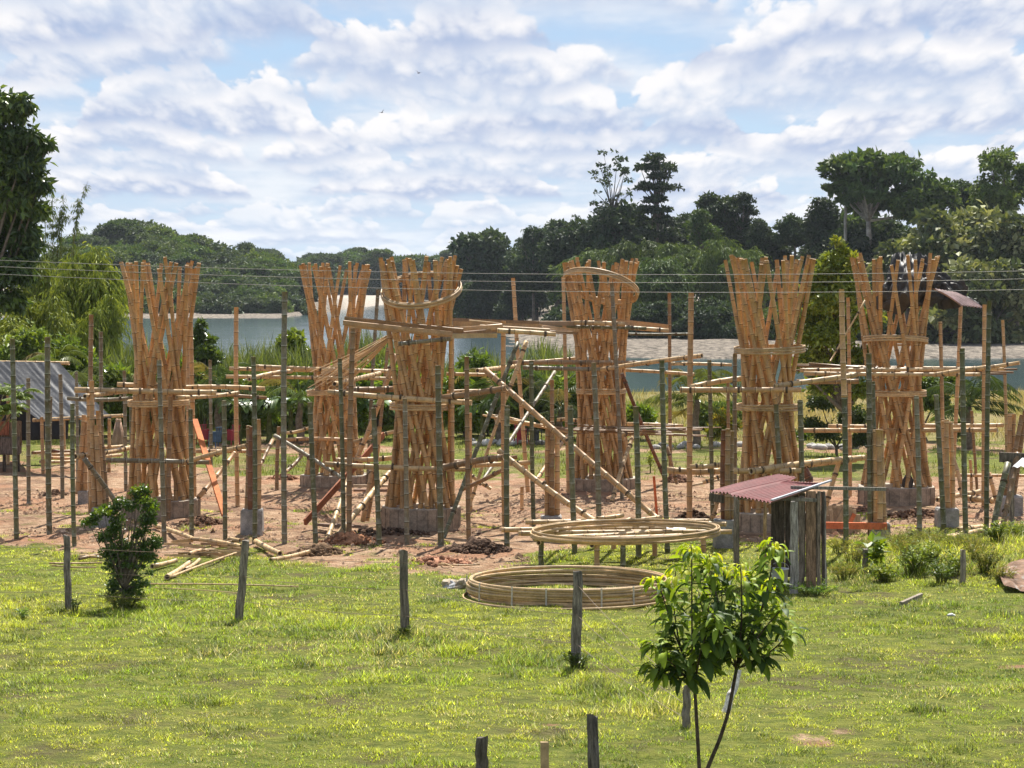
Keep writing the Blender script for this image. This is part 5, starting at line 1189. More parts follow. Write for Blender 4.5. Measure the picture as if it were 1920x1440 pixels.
# ------------------------------------------------------------------ foliage
def leaves_vf(pos, axis, nrm, L, W, fold=.12, shape=0):
    """one folded leaf per row: base, two sides, tip"""
    side = unit_rows(np.cross(axis, nrm)); L = np.broadcast_to(np.asarray(L, float), (len(pos),))[:, None]; W = np.broadcast_to(np.asarray(W, float), (len(pos),))[:, None]
    a = pos; m = pos + axis * L * .45; t = pos + axis * L - nrm * L * .12
    V = np.stack([a, m + side * W * .5 + nrm * W * fold, t, m - side * W * .5 + nrm * W * fold], 1).reshape(-1, 3)
    i = np.arange(len(pos))[:, None] * 4
    return V, [np.concatenate([i, i + 1, i + 2], 1), np.concatenate([i, i + 2, i + 3], 1)]
def rand_unit(rng, n):
    v = rng.normal(size=(n, 3)); return unit_rows(v)
def clump_leaves(mb, clumps, n, L, W, cols, rng, up=.15, droop=.25, shell=.42, jit=.28):
    """clumps: rows x,y,z,rx,ry,rz"""
    cl = np.asarray(clumps, float); k = len(cl)
    wts = (cl[:, 3] * cl[:, 4] * cl[:, 5]) ** (2 / 3); idx = rng.choice(k, n, p=wts / wts.sum())
    d = rand_unit(rng, n); d[:, 2] = np.where(d[:, 2] < -.25, -d[:, 2] * .6, d[:, 2]); d = unit_rows(d)
    rr = rng.random(n) ** shell * np.where(rng.random(n) < .16, rng.uniform(1.05, 1.5, n), 1)
    pos = cl[idx, :3] + d * rr[:, None] * cl[idx, 3:6]
    nrm = unit_rows(d * .5 + (0, 0, up) + rng.normal(0, .6, (n, 3)))
    ax = unit_rows(np.cross(nrm, rand_unit(rng, n)) + d * .5 - np.array((0, 0, droop)))
    nrm = unit_rows(nrm - ax * (nrm * ax).sum(1, keepdims=True))
    s = rng.uniform(.65, 1.35, n)
    V, f = leaves_vf(pos, ax, nrm, L * s, W * s)
    cols = np.asarray(cols); cc = cols[(idx * 7 + (rng.random(n) * 1.6).astype(int)) % len(cols)] * (rng.uniform(1 - jit, 1 + jit, (n, 1)))
    mb.add(V, f, np.repeat(cc, 4, 0)); return mb
def limb_mesh(mb, p0, targets, r0, rng, col=(.16, .13, .10), fork=.35):
    """trunk that splits towards the targets"""
    p0 = np.asarray(p0, float); T = np.asarray(targets, float); cen = T.mean(0); fk = p0 + (cen - p0) * fork + rng.normal(0, .02, 3) * np.linalg.norm(cen - p0)
    v, f = tube_vf([p0 - (0, 0, .02), p0 + (fk - p0) * .5 + rng.normal(0, .02, 3) * np.linalg.norm(fk - p0), fk], [r0 * 1.2, r0, r0 * .85], 8); mb.add(v, f, col)
    for t in T:
        mid = fk + (t - fk) * .5 + np.array((0, 0, .06)) * np.linalg.norm(t - fk) + rng.normal(0, .06, 3) * np.linalg.norm(t - fk)
        s = np.linspace(0, 1, 6)[:, None]; pts = (1 - s) ** 2 * fk + 2 * s * (1 - s) * mid + s * s * t
        v, f = tube_vf(pts, np.linspace(r0 * .7, r0 * .12, 6), 6); mb.add(v, f, np.array(col) * rng.uniform(.85, 1.15))
    return mb
# --- prototypes: crown radius 1, top of the crown at z = 0; trunk one unit tall
GREENS = {'dark': [(.040, .068, .030), (.055, .084, .032), (.032, .056, .028)], 'mid': [(.090, .155, .036), (.115, .170, .040), (.070, .122, .034)],
          'olive': [(.095, .145, .034), (.120, .165, .038), (.075, .115, .030)], 'yellow': [(.22, .27, .045), (.29, .325, .06), (.16, .21, .04)],
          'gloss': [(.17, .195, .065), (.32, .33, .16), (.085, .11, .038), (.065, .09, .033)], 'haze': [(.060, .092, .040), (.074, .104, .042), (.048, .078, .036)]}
def proto(kind, seed, green, n=6500, L=.15, W=.085):
    rng = np.random.default_rng(seed); cl = []; tg = []
    def add(x, y, z, s, k):
        cl.append((x, y, z, s, s, s * k)); tg.append((x, y, z))
    if kind == 'round':
        for _ in range(46):
            d = rand_unit(rng, 1)[0]; d[2] = d[2] * (1 if d[2] > 0 else .9); r = rng.uniform(.45, .80); s = rng.uniform(.2, .36)
            add(d[0] * r, d[1] * r, -.98 + d[2] * r * .95, s, .8)
    elif kind == 'tall':
        for _ in range(52):
            z = rng.uniform(0, 1); wd = math.sin(math.pi * min(1, .12 + z * .85)) ** .6; a = rng.random() * 6.283; r = wd * rng.uniform(.2, .72); s = rng.uniform(.2, .36); add(r * math.cos(a), r * math.sin(a), -.2 - 2.9 * z, s, .9)
    elif kind == 'flat':
        for _ in range(46):
            a = rng.random() * 6.283; r = math.sqrt(rng.random()) * .86; s = rng.uniform(.16, .30); add(r * math.cos(a), r * math.sin(a), -.12 - .34 * r ** 2 - rng.choice([0, 0, 0, .22, .45, .7]) + rng.normal(0, .03), s, .42)
    elif kind == 'sparse':
        for _ in range(54):
            q = rng.random(); a = rng.random() * 6.283; r = (.25 + .7 * rng.random()) * (.75 + .5 * q) * .85; s = rng.uniform(.06, .13) * (1.8 if q > .72 else 1); add(r * math.cos(a), r * math.sin(a), -.1 - 2.6 * q, s, .6)
    elif kind == 'tiers':
        for z, w, m in ((.02, .45, 7), (.12, .8, 12), (.22, .4, 4), (.34, .9, 13), (.46, .65, 9), (.58, 1.0, 15), (.70, .95, 14), (.85, 1.0, 16)):
            for _ in range(m):
                a = rng.random() * 6.283; r = w * math.sqrt(rng.random()) * .85; s = rng.uniform(.14, .3); add(r * math.cos(a), r * math.sin(a), -3.6 * z - .15 + rng.normal(0, .06), s, .5)
    if kind == 'sparse': n, L, W = 1500, .12, .07
    mb = clump_leaves(MB(), cl, n, L, W, GREENS[green], rng)
    crown = raw_mesh('crown', np.concatenate(mb.V), mb.Fc, np.concatenate(mb.C), False, (M_FAR,))
    bark = (.34, .31, .27) if kind == 'flat' else (.10, .09, .075) if kind == 'sparse' else (.15, .125, .10)
    tg = np.array(tg); dz = {'round': 2.0, 'tall': 3.2, 'flat': 1.0, 'sparse': 2.8, 'tiers': 3.6}[kind]
    # limbs live in crown space (same scale as the crown); the stem below is stretched to the ground
    tm = limb_mesh(MB(), (0, 0, -dz - (.9 if kind == 'flat' else 0)), tg[:: 2], .05 if kind != 'sparse' else .032, rng, bark, .45 if kind != 'tiers' else .85)
    limbs = raw_mesh('limbs', np.concatenate(tm.V), tm.Fc, np.concatenate(tm.C), True, (M_BARK,))
    v, f = tube_vf([(0, 0, 0), (.01, .015, .3), (-.015, .01, .65), (0, 0, 1)], [1.5, 1.15, 1.05, 1], 8); v[:, :2] = v[:, :2] * .06
    stem = raw_mesh('trunk', v, f, np.tile(np.array(bark), (len(v), 1)), True, (M_BARK,))
    return crown, limbs, stem, dz + (.9 if kind == 'flat' else 0)
def plume_proto(seed, green, n=14000, culms=30, asp=3.2):
    """a bamboo clump: arching culms hung with fine sprays"""
    rng = np.random.default_rng(seed); mb = MB(); tb = MB(); P_, A_ = [], []
    for k in range(culms):
        a = rng.random() * 6.283; reach = rng.uniform(.25, 1.0); top = asp * rng.uniform(.6, 1.0) * (1.02 - .25 * reach)
        s = np.linspace(0, 1, 14)[:, None]; p0 = np.array((.12 * math.cos(a), .12 * math.sin(a), 0)); p1 = np.array((.2 * math.cos(a), .2 * math.sin(a), top * 1.25)); p2 = np.array((reach * math.cos(a), reach * math.sin(a), top * .82))
        pts = (1 - s) ** 2 * p0 + 2 * s * (1 - s) * p1 + s * s * p2
        v, f = tube_vf(pts, np.linspace(.012, .003, 14), 5); tb.add(v, f, (.13, .14, .05))
        for _ in range(n // culms // 8):
            q = rng.uniform(.25, 1.0); p = (1 - q) ** 2 * p0 + 2 * q * (1 - q) * p1 + q * q * p2
            d = unit(rand_unit(rng, 1)[0] * (1, 1, .4) + (0, 0, -.1)); ln = rng.uniform(.15, .5)
            for h in range(8):
                u = (h + rng.random()) / 8; P_.append(p + d * ln * u - np.array((0, 0, .22 * u * u * ln * 2.2))); A_.append(unit(d * .6 + (0, 0, -.9) + rng.normal(0, .3, 3)))
    pos, ax = np.array(P_), np.array(A_); m = len(pos); nr = unit_rows(rand_unit(rng, m) + (0, 0, .4)); nr = unit_rows(nr - ax * (nr * ax).sum(1, keepdims=True))
    V, f = leaves_vf(pos, ax, nr, rng.uniform(.09, .18, m), rng.uniform(.022, .04, m)); cols = np.array(GREENS[green])[rng.integers(0, 3, m)] * rng.uniform(.7, 1.35, (m, 1)); mb.add(V, f, np.repeat(cols, 4, 0))
    for q in mb.V + tb.V: q[:, 2] /= asp
    return raw_mesh('crown', np.concatenate(mb.V), mb.Fc, np.concatenate(mb.C), False, (M_FAR,)), raw_mesh('culms', np.concatenate(tb.V), tb.Fc, np.concatenate(tb.C), True, (M_BARK,))
PRO = {}
def get(kind, green, v, **kw):
    key = (kind, green, v)
    if key not in PRO:
        sd = 1000 + len(PRO) * 13
        PRO[key] = plume_proto(sd, green, **kw) if kind == 'plume' else proto(kind, sd, green, **kw)
    return PRO[key]
def plant_tree(kind, green, var, px, ytop, wpx, Y, label, group, rz=0, zb=None, cat='tree', name='forest_tree', **kw):
    pr = get(kind, green, var, **kw); x = (px - 960) / F * Y; zg = float(ground_z(np.array(x), np.array(float(Y)))) if zb is None else zb
    ztop = EYE - (ytop - HOR) / F * Y; h = ztop - zg; r = wpx / 2 / F * Y
    ro = empty(name, (x, Y, zg), label, cat, group); ro.rotation_euler = (0, 0, rz)
    def kid(nm, me, s, z=0.0, par=ro):
        o = bpy.data.objects.new(nm, me); o.scale = s; o.location = (0, 0, z); return link(o, par)
    if kind == 'plume':
        kid('crown', pr[0], (r, r, h)); kid('culms', pr[1], (r, r, h))
    else:
        kid('crown', pr[0], (r, r, r), h); kid('limbs', pr[1], (r, r, r), h)
        if h - pr[3] * r > .3: kid('trunk', pr[2], (r, r, h - pr[3] * r + .05))
    return ro
rf = np.random.default_rng(200)
# distinct trees on the right bank
RG = 'trees of the dark forest on the right bank'
for kind, green, var, px, yt, wd, Y, lab in [
    ('round', 'dark', 0, 905, 425, 130, 440, 'dark round tree at the left end of the right bank forest'),
    ('plume', 'mid', 0, 985, 398, 60, 430, 'feathery bamboo tip poking up beside the dark round tree at the forest end'),
    ('round', 'dark', 1, 1045, 402, 110, 415, 'dark bushy tree second from the left end of the forest'),
    ('sparse', 'dark', 0, 1085, 398, 80, 405, 'small sparse crown between the forest end and the tall trees'),
    ('sparse', 'dark', 1, 1150, 278, 110, 350, 'tall thin tree with scattered tufts of leaves against the clouds'),
    ('tiers', 'dark', 0, 1232, 286, 96, 345, 'tallest dark tree with layered crown on the middle hill'),
    ('round', 'dark', 2, 1165, 378, 130, 352, 'dense dark crown at the foot of the tall thin tree'),
    ('round', 'dark', 3, 1280, 388, 120, 350, 'dense dark crown at the foot of the tallest layered tree'),
    ('round', 'dark', 0, 1345, 358, 100, 340, 'dark spiky topped tree left of the gap in the forest skyline'),
    ('tall', 'dark', 0, 1392, 364, 70, 338, 'narrow dark tree at the edge of the gap in the forest skyline'),
    ('plume', 'olive', 1, 1190, 408, 150, 330, 'olive bamboo thicket below the tall thin tree'),
    ('plume', 'olive', 2, 1275, 425, 150, 326, 'olive bamboo thicket in the middle of the right bank forest'),
    ('plume', 'olive', 1, 1350, 404, 130, 322, 'olive bamboo thicket below the spiky topped tree'),
    ('plume', 'olive', 2, 1115, 440, 150, 338, 'olive bamboo thicket lowest on the left'),
    ('plume', 'mid', 0, 1235, 455, 150, 318, 'mid green bamboo tuft low in the middle of the right bank forest'),
    ('plume', 'olive', 2, 1400, 436, 130, 318, 'olive bamboo tuft at the right end of the bamboo mass'),
    ('tall', 'dark', 0, 1000, 428, 80, 400, 'narrow dark tree rising left of the bamboo mass'),
    ('round', 'dark', 2, 1130, 402, 100, 355, 'dark crown leaning left of the tall thin tree'),
    ('tall', 'mid', 0, 1320, 392, 80, 334, 'narrow green tree left of the spiky topped tree'),
    ('tall', 'dark', 1, 1425, 408, 70, 334, 'narrow dark tree standing in the gap of the skyline'),
    ('round', 'dark', 1, 1445, 428, 90, 335, 'low dark tree in the gap of the forest skyline'),
    ('round', 'dark', 2, 1490, 402, 80, 330, 'small dark tree left of the vine covered tree'),
    ('tall', 'dark', 1, 1545, 368, 100, 325, 'vine covered dark tree left of the umbrella tree'),
    ('flat', 'mid', 0, 1630, 286, 200, 315, 'wide umbrella tree with pale forked trunk'),
    ('flat', 'mid', 1, 1585, 300, 100, 318, 'smaller umbrella crown leaning left of the wide umbrella tree'),
    ('round', 'mid', 0, 1735, 318, 130, 312, 'mid green round tree right of the umbrella tree'),
    ('round', 'dark', 3, 1805, 328, 90, 320, 'dark tree with a bare white branch behind the glossy tree'),
    ('tall', 'olive', 0, 1875, 282, 120, 300, 'vine draped olive tree near the right edge'),
    ('sparse', 'dark', 0, 1892, 270, 60, 305, 'thin tufted tree top above the vine draped olive tree'),
    ('round', 'mid', 1, 1945, 290, 110, 300, 'tree cut by the right edge of the photo'),
    ('round', 'dark', 1, 1660, 395, 130, 322, 'dark crown filling the space behind the umbrella tree trunk'),
    ('round', 'dark', 2, 1590, 415, 120, 322, 'dark crown left of the umbrella tree trunk'),
    ('round', 'dark', 0, 1620, 430, 170, 318, 'dark leafy thicket tree beneath the umbrella tree'),
]:
    plant_tree(kind, green, var, px, yt, wd, Y, lab, RG, rf.random() * 6)
for px, yt, wd, Y, lab in [(1790, 372, 250, 285, 'big glossy leaved tree with pale sunlit leaves at the right'), (1905, 395, 220, 278, 'glossy leaved tree at the right edge below the vine draped one'), (1700, 440, 170, 284, 'lower glossy leaved tree behind the plastic draped tower'), (1840, 470, 240, 272, 'lowest glossy leaved tree behind the torn roofing sheet')]:
    plant_tree('round', 'gloss', int(px) % 2, px, yt, wd, Y, lab, RG, rf.random() * 6, n=8500, L=.13, W=.085)
# the rest of the right bank: same kinds repeated, then low bushes at the water's edge
for k in range(54):
    px = rf.uniform(880, 1960); Y = np.interp(px, [880, 1000, 1150, 1400, 1960], [455, 420, 342, 325, 318]) + rf.uniform(-10, 40)
    yt = np.interp(px, [880, 960, 1100, 1200, 1400, 1480, 1600, 1960], [470, 435, 420, 420, 430, 450, 400, 390]) + rf.uniform(-10, 70)
    if 1080 < px < 1430: Y += 30; yt = 402 + (k * 37 % 50)
    plant_tree('round' if k % 4 else 'tall', 'dark' if k % 3 else 'mid', k % 4, px, yt, rf.uniform(90, 150), Y, 'dark broad crown packed among others in the right bank forest', 'packed crowns of the right bank forest', rf.random() * 6)
for k in range(60):
    px = rf.uniform(880, 1960); Y = np.interp(px, [880, 1000, 1150, 1400, 1960], [448, 405, 303, 290, 284]) + rf.uniform(0, 9)
    yb = HOR + (EYE + 1) / Y * F
    g_ = 'dark' if px < 1420 else ('mid' if k % 2 else 'olive')
    plant_tree('round', g_, k % 3, px, yb - rf.uniform(35, 85), rf.uniform(50, 110), Y, 'low bush at the waterline of the right bank forest', 'waterline bushes of the right bank', rf.random() * 6, cat='bush', name='low_bush')
# wooded hill on the left bank
hillp = ([140, 170, 200, 240, 290, 330, 370, 410, 440, 470, 495, 520, 560, 600], [440, 432, 424, 418, 418, 436, 442, 452, 458, 470, 480, 494, 500, 520])
for k in range(170):
    px = rf.uniform(90, 570); lay = k / 170; top = np.interp(px, *hillp)
    yt = top - 10 + (1 - lay) * 0 + lay * (570 - top) * .92 + rf.uniform(-6, 10); Y = 610 - lay * 92
    gk = ['haze', 'haze', 'mid', 'haze', 'olive'][k % 5]
    zb = EYE - (yt + rf.uniform(62, 80) - HOR) / F * Y
    plant_tree(['round', 'round', 'flat', 'round', 'tall'][k % 5] if lay < .5 else 'round', gk, k % 2, px, yt, rf.uniform(60, 115), Y, 'crown among the trees on the wooded hill across the river', 'trees of the wooded hill', rf.random() * 6, zb=zb)
# ground rising under the wooded hill
xs, ys = np.linspace(-150, -30, 90), np.linspace(506, 700, 60); X, Yg = np.meshgrid(xs, ys)
hp = np.interp(960 + X / Yg * F, hillp[0], hillp[1]); zt_ = EYE - (hp + 110 - HOR) / F * 600
z = -2 + (np.maximum(zt_, -2) + 2) * sstep(500, 600, Yg) * sstep(-30, -50, X)
v = np.stack([X, Yg, z], -1).reshape(-1, 3); mb = MB().add(v, [grid_faces(60, 90)], (.03, .045, .018)); tag(mb.build('hill', M_SOIL), 'wooded hill rising from the far bank on the left', 'hill', kind='structure')
# far line of woods beyond the beach, and the ridge behind
for k in range(110):
    px = rf.uniform(470, 960); Y = rf.uniform(860, 960); yt = 478 + 8 * math.sin(px * .035) + rf.uniform(-10, 26)
    if 500 < px < 555: yt = max(yt, 492)
    plant_tree(['round', 'flat', 'round'][k % 3], 'haze' if k % 2 else 'mid', k % 2, px, yt, rf.uniform(50, 90), Y, 'distant crown in the far line of trees beyond the pale beach', 'far line of trees', rf.random() * 6, zb=-1.0)
xs = np.linspace(-900, 700, 160); prof = 5.5 + (532 - (502 - 16 * np.exp(-((xs + 210) / 70) ** 2) + 14 * (fbm(xs * .02, xs * 0 + 3) - .5))) / F * 2400
v = np.concatenate([np.stack([xs, 0 * xs + 2400, 0 * xs - 4], -1), np.stack([xs, 0 * xs + 2400, prof * .8], -1), np.stack([xs, 0 * xs + 2520, prof], -1), np.stack([xs, 0 * xs + 2900, 0 * xs - 4], -1)])
tag(MB().add(v, [grid_faces(4, 160)], (.03, .045, .028)).build('far_ridge', M_SOIL), 'low blue ridge on the horizon', 'ridge', kind='structure')

# ------------------------------------------------------------------ left side: big broad leaved tree and bamboo plumes
def crown_tree(name, clumps_px, Y, n, L, W, cols, label, cat, base_px, rtrunk, seed, mat, group=None, **kw):
    rng = np.random.default_rng(seed); cl = []
    for px, py, r in clumps_px:
        y = Y + rng.uniform(-.5, .5) * r / F * Y * 1.6; c = P(px, py, y); s = r / F * Y; cl.append((*c, s, s, s))
    b = np.array(((base_px - 960) / F * Y, Y, 0.0)); b[2] = float(ground_z(b[0], b[1])); ro = empty(name, b, label, cat, group)
    clump_leaves(MB(), cl, n, L, W, cols, rng, **kw).build('crown', mat, ro, smooth=False)
    limb_mesh(MB(), b - (0, 0, .1), np.array(cl)[:, :3], rtrunk, rng).build('trunk', M_BARK, ro)
    return ro, cl
big = [(-60, 250, 60), (10, 215, 40), (45, 200, 20), (20, 270, 40), (60, 255, 16), (-30, 330, 70), (40, 320, 40), (78, 275, 18), (50, 290, 24), (20, 390, 52), (70, 350, 24), (-50, 420, 80), (30, 450, 46), (62, 400, 26), (-20, 510, 70), (30, 520, 34), (-70, 580, 60), (10, 570, 36), (50, 470, 26), (88, 268, 9), (30, 185, 14), (-100, 300, 80)]
crown_tree('broadleaf_tree', big, 98.0, 24000, .34, .15, [(.055, .095, .022), (.075, .12, .028), (.042, .075, .02), (.11, .16, .03)], 'tall dark broad leaved tree cut by the left edge of the photo', 'tree', -60, .13, 210, M_GLOSS, droop=.8)
LG = 'bamboo clumps behind the tarp shed'
for px, yt, wd, Y, lab, var in [(165, 405, 170, 108, 'bright yellow green bamboo clump above the tarp shed, rightmost one', 0), (95, 425, 180, 112, 'yellow green bamboo clump between the broad leaved tree and the rightmost clump', 1), (70, 500, 160, 102, 'lower yellow green bamboo clump in front of the taller ones', 2), (190, 500, 110, 104, 'small yellow green bamboo clump hanging over the river', 1), (0, 555, 170, 100, 'bamboo clump cut by the left edge under the broad leaved tree', 0)]:
    plant_tree('plume', 'yellow', var, px, yt, wd, Y, lab, LG, rf.random() * 6, zb=0, cat='bamboo', name='bamboo_clump', n=15000, culms=30)
rng = np.random.default_rng(211)
bb = np.array(((110 - 960) / F * 116, 116, 0)); ro = empty('bamboo_clump', bb, 'thin wispy bamboo shoots rising above the yellow green clumps', 'bamboo', LG); mb, tb = MB(), MB(); Pq, Aq = [], []
for x0, x1, yt in ((100, 98, 345), (112, 120, 362), (122, 165, 340), (132, 150, 372), (105, 112, 400), (90, 80, 380)):
    a, b = np.array(((x0 - 960) / F * 116, 116, 0)), P(x1, yt, 116); s = np.linspace(0, 1, 14)[:, None]; mid = P(x0, 430, 116); pts = (1 - s) ** 2 * a + 2 * s * (1 - s) * mid + s * s * b
    v, f = tube_vf(pts, np.linspace(.035, .006, 14), 5); tb.add(v, f, (.20, .19, .07))
    for _ in range(46):
        q = rng.uniform(.45, .97); p = (1 - q) ** 2 * a + 2 * q * (1 - q) * mid + q * q * b; d = unit(rand_unit(rng, 1)[0] * (1, 1, .5) + (0, 0, .25)); ln = rng.uniform(.2, .9) * (1.1 - q * .8)
        v, f = tube_vf([p, p + d * ln], [.008, .004], 3); tb.add(v, f, (.2, .19, .08))
        for h in range(9 if q < .85 else 3): Pq.append(p + d * ln * rng.random()); Aq.append(unit(d * .4 + (0, 0, -.9) + rng.normal(0, .3, 3)))
pos, ax = np.array(Pq), np.array(Aq); nr = unit_rows(rand_unit(rng, len(pos))); nr = unit_rows(nr - ax * (nr * ax).sum(1, keepdims=True)); v, f = leaves_vf(pos, ax, nr, rng.uniform(.15, .3, len(pos)), .04)
mb.add(v, f, np.repeat(np.array((.11, .15, .04)) * rng.uniform(.7, 1.3, (len(pos), 1)), 4, 0)).build('crown', M_LEAF, ro, smooth=False); tb.build('culms', M_BARK, ro)
# slender leafy tree between the two right-hand towers
sl = [(1560, 500, 26), (1600, 488, 12), (1575, 520, 30), (1535, 545, 26), (1595, 550, 34), (1560, 580, 38), (1525, 600, 26), (1605, 610, 34), (1560, 640, 40), (1530, 680, 34), (1590, 690, 40), (1550, 730, 32), (1610, 740, 26), (1520, 640, 24), (1625, 670, 22), (1580, 475, 12), (1545, 520, 18)]
crown_tree('slender_tree', sl + [(1515, 560, 18), (1640, 600, 16), (1510, 610, 20), (1645, 700, 18), (1500, 690, 18), (1570, 455, 9)], 79.0, 15000, .17, .085, [(.16, .21, .03), (.22, .26, .035), (.11, .15, .025), (.28, .30, .045)], 'slender yellow green leafy tree between the two right hand towers', 'tree', 1590, .11, 212, M_GLOSS)
crown_tree('understory_shrub', [(1540, 760, 26), (1600, 790, 28), (1550, 820, 24), (1620, 830, 24), (1520, 800, 18)], 82.0, 4500, .14, .06, [(.07, .10, .025), (.05, .08, .02)], 'dark shrub around the foot of the slender leafy tree', 'shrub', 1570, .05, 213, M_LEAF)
crown_tree('leafy_bush', [(545, 650, 22), (562, 672, 20), (530, 680, 20), (552, 635, 12), (570, 690, 18), (545, 690, 22), (505, 685, 12)], 104.0, 5200, .26, .16, [(.14, .20, .025), (.18, .24, .03), (.10, .15, .022)], 'bright green bush left of the second tower, above the reeds', 'bush', 550, .07, 214, M_GLOSS)
crown_tree('leafy_bush', [(380, 640, 14), (385, 665, 17), (372, 690, 18), (392, 700, 18), (380, 730, 22), (378, 610, 8), (395, 640, 8), (366, 660, 14), (400, 675, 16), (362, 700, 16), (405, 715, 18), (372, 625, 9)], 96.0, 5200, .20, .09, [(.10, .16, .03), (.14, .20, .035), (.08, .125, .028)], 'upright dark bush between the tan posts right of the leftmost tower', 'bush', 382, .05, 215, M_GLOSS)
crown_tree('leafy_thicket', [(470, 770, 40), (540, 780, 44), (420, 760, 30), (600, 770, 30), (700, 720, 40), (690, 780, 40), (760, 740, 40), (500, 730, 30)], 95.0, 11000, .28, .11, [(.13, .20, .03), (.18, .25, .035), (.09, .14, .026)], 'dark leafy thicket behind the chairs and second tower', 'thicket', 520, .05, 216, M_LEAF)
crown_tree('leafy_thicket', [(905, 740, 40), (930, 790, 40), (890, 690, 26), (990, 780, 40), (1050, 740, 30), (1030, 790, 34), (960, 720, 24)], 96.0, 10000, .26, .10, [(.13, .20, .03), (.19, .26, .036), (.085, .135, .026)], 'dark leafy thicket between the middle towers', 'thicket', 950, .05, 217, M_LEAF)
crown_tree('leafy_thicket', [(1730, 730, 26), (1750, 760, 28), (1800, 810, 20), (1500, 830, 22), (1780, 720, 14)], 90.0, 5000, .2, .09, [(.08, .13, .025), (.12, .17, .03)], 'dark leafy thicket right of the rightmost tower', 'thicket', 1740, .05, 218, M_LEAF)
crown_tree('leafy_thicket', [(150, 700, 40), (215, 730, 34), (120, 680, 40), (200, 770, 30), (60, 660, 40), (235, 780, 24), (20, 690, 36)], 93.0, 11000, .26, .10, [(.13, .20, .03), (.19, .26, .036), (.085, .135, .026)], 'dark leafy thicket behind the tarp shed', 'thicket', 150, .05, 219, M_LEAF)
crown_tree('yellow_shrub', [(1355, 790, 16), (1345, 815, 16), (1372, 800, 12)], 90.0, 1500, .22, .08, [(.34, .26, .03), (.22, .22, .03), (.14, .18, .03)], 'yellow leaved shrub right of the small palm', 'shrub', 1355, .03, 220, M_LEAF)
rs = np.random.default_rng(225)
for k, (px, top, wd, lab) in enumerate(((215, 690, 70, 'leafy bush left of the leftmost tower, by the palms'), (335, 676, 60, 'leafy bush showing between the poles of the leftmost tower'), (430, 700, 80, 'leafy bush above the red and blue chairs'), (480, 720, 60, 'leafy bush over the shorter banana plant'), (655, 690, 70, 'leafy bush between the second tower and the hanging hoop tower'), (715, 715, 80, 'leafy bush low behind the fan of reeds'), (870, 700, 60, 'leafy bush right of the hanging hoop tower'), (915, 730, 80, 'leafy bush behind the platform posts'), (1000, 700, 70, 'leafy bush left of the dense tower, behind the crossing sticks'), (1090, 705, 60, 'leafy bush behind the dense tower'), (60, 660, 90, 'leafy bush behind the ridge of the tarp shed'), (1350, 760, 50, 'leafy bush between the small palm and the shack tower'), (1190, 770, 40, 'small leafy bush right of the dense tower'))):
    cl = [(px + rs.uniform(-.42, .42) * wd, rs.uniform(top + 12, 800), rs.uniform(12, 22)) for _ in range(15)] + [(px + rs.uniform(-.2, .2) * wd, top + 10, 12)]
    tone_ = [[(.17, .25, .03), (.22, .29, .035), (.12, .19, .025)], [(.14, .22, .032), (.19, .27, .038), (.10, .16, .026)], [(.13, .18, .05), (.18, .23, .06), (.10, .15, .035)]][k % 3]
    crown_tree('leafy_bush', cl, 90.0 + k % 4, 4200, .24, .11, tone_, lab, 'bush', px, .05, 400 + k, M_GLOSS)
# tall grass and cane reeds along the river bank: nobody could count it
def reeds():
    rng = np.random.default_rng(230); N = 27000; px = rng.uniform(190, 1130, N); keep = (px < 720) | (rng.random(N) < .75); px = px[keep]; n = len(px)
    Y = rng.uniform(97, 108, n); x = (px - 960) / F * Y
    top = np.interp(px, [190, 240, 300, 400, 470, 600, 680, 740, 850, 900, 950, 1010, 1060, 1130], [668, 650, 660, 668, 652, 660, 630, 636, 690, 655, 690, 640, 660, 720]) + rng.normal(0, 14, n) + rng.random(n) ** 2 * 110
    h = np.maximum(EYE - (top - HOR) / F * Y, .4); a = rng.random(n) * 6.283; bend = rng.uniform(.1, .6, n) * h * .5; zb = np.zeros(n); wd = rng.uniform(.03, .07, n)
    dirv = np.stack([np.cos(a), np.sin(a), 0 * a], -1); sd = np.stack([-np.sin(a), np.cos(a), 0 * a], -1) * wd[:, None] * .5; st = rng.uniform(.0, .5, n)
    base = np.stack([x, Y, zb + h * st], -1); mid = np.stack([x, Y, zb + h * (st + (1 - st) * .62)], -1) + dirv * bend[:, None] * .25; tip = np.stack([x, Y, zb + h], -1) + dirv * bend[:, None]
    V = np.stack([base - sd * .5, base + sd * .5, mid + sd, mid - sd, tip], 1).reshape(-1, 3); i = np.arange(n)[:, None] * 5
    f = [np.concatenate([i, i + 1, i + 2, i + 3], 1), np.concatenate([i + 3, i + 2, i + 4], 1)]
    t = rng.random((n, 1)); c = (np.array((.075, .115, .028)) * (1 - t) + np.array((.20, .24, .075)) * t) * rng.uniform(.7, 1.25, (n, 1))
    me = raw_mesh('cane_reeds', V, f, np.repeat(c, 5, 0), False, (M_LEAF,)); tag(link(bpy.data.objects.new('cane_reeds', me)), 'dense band of tall cane reeds along the near river bank', 'reeds', kind='stuff')
reeds()
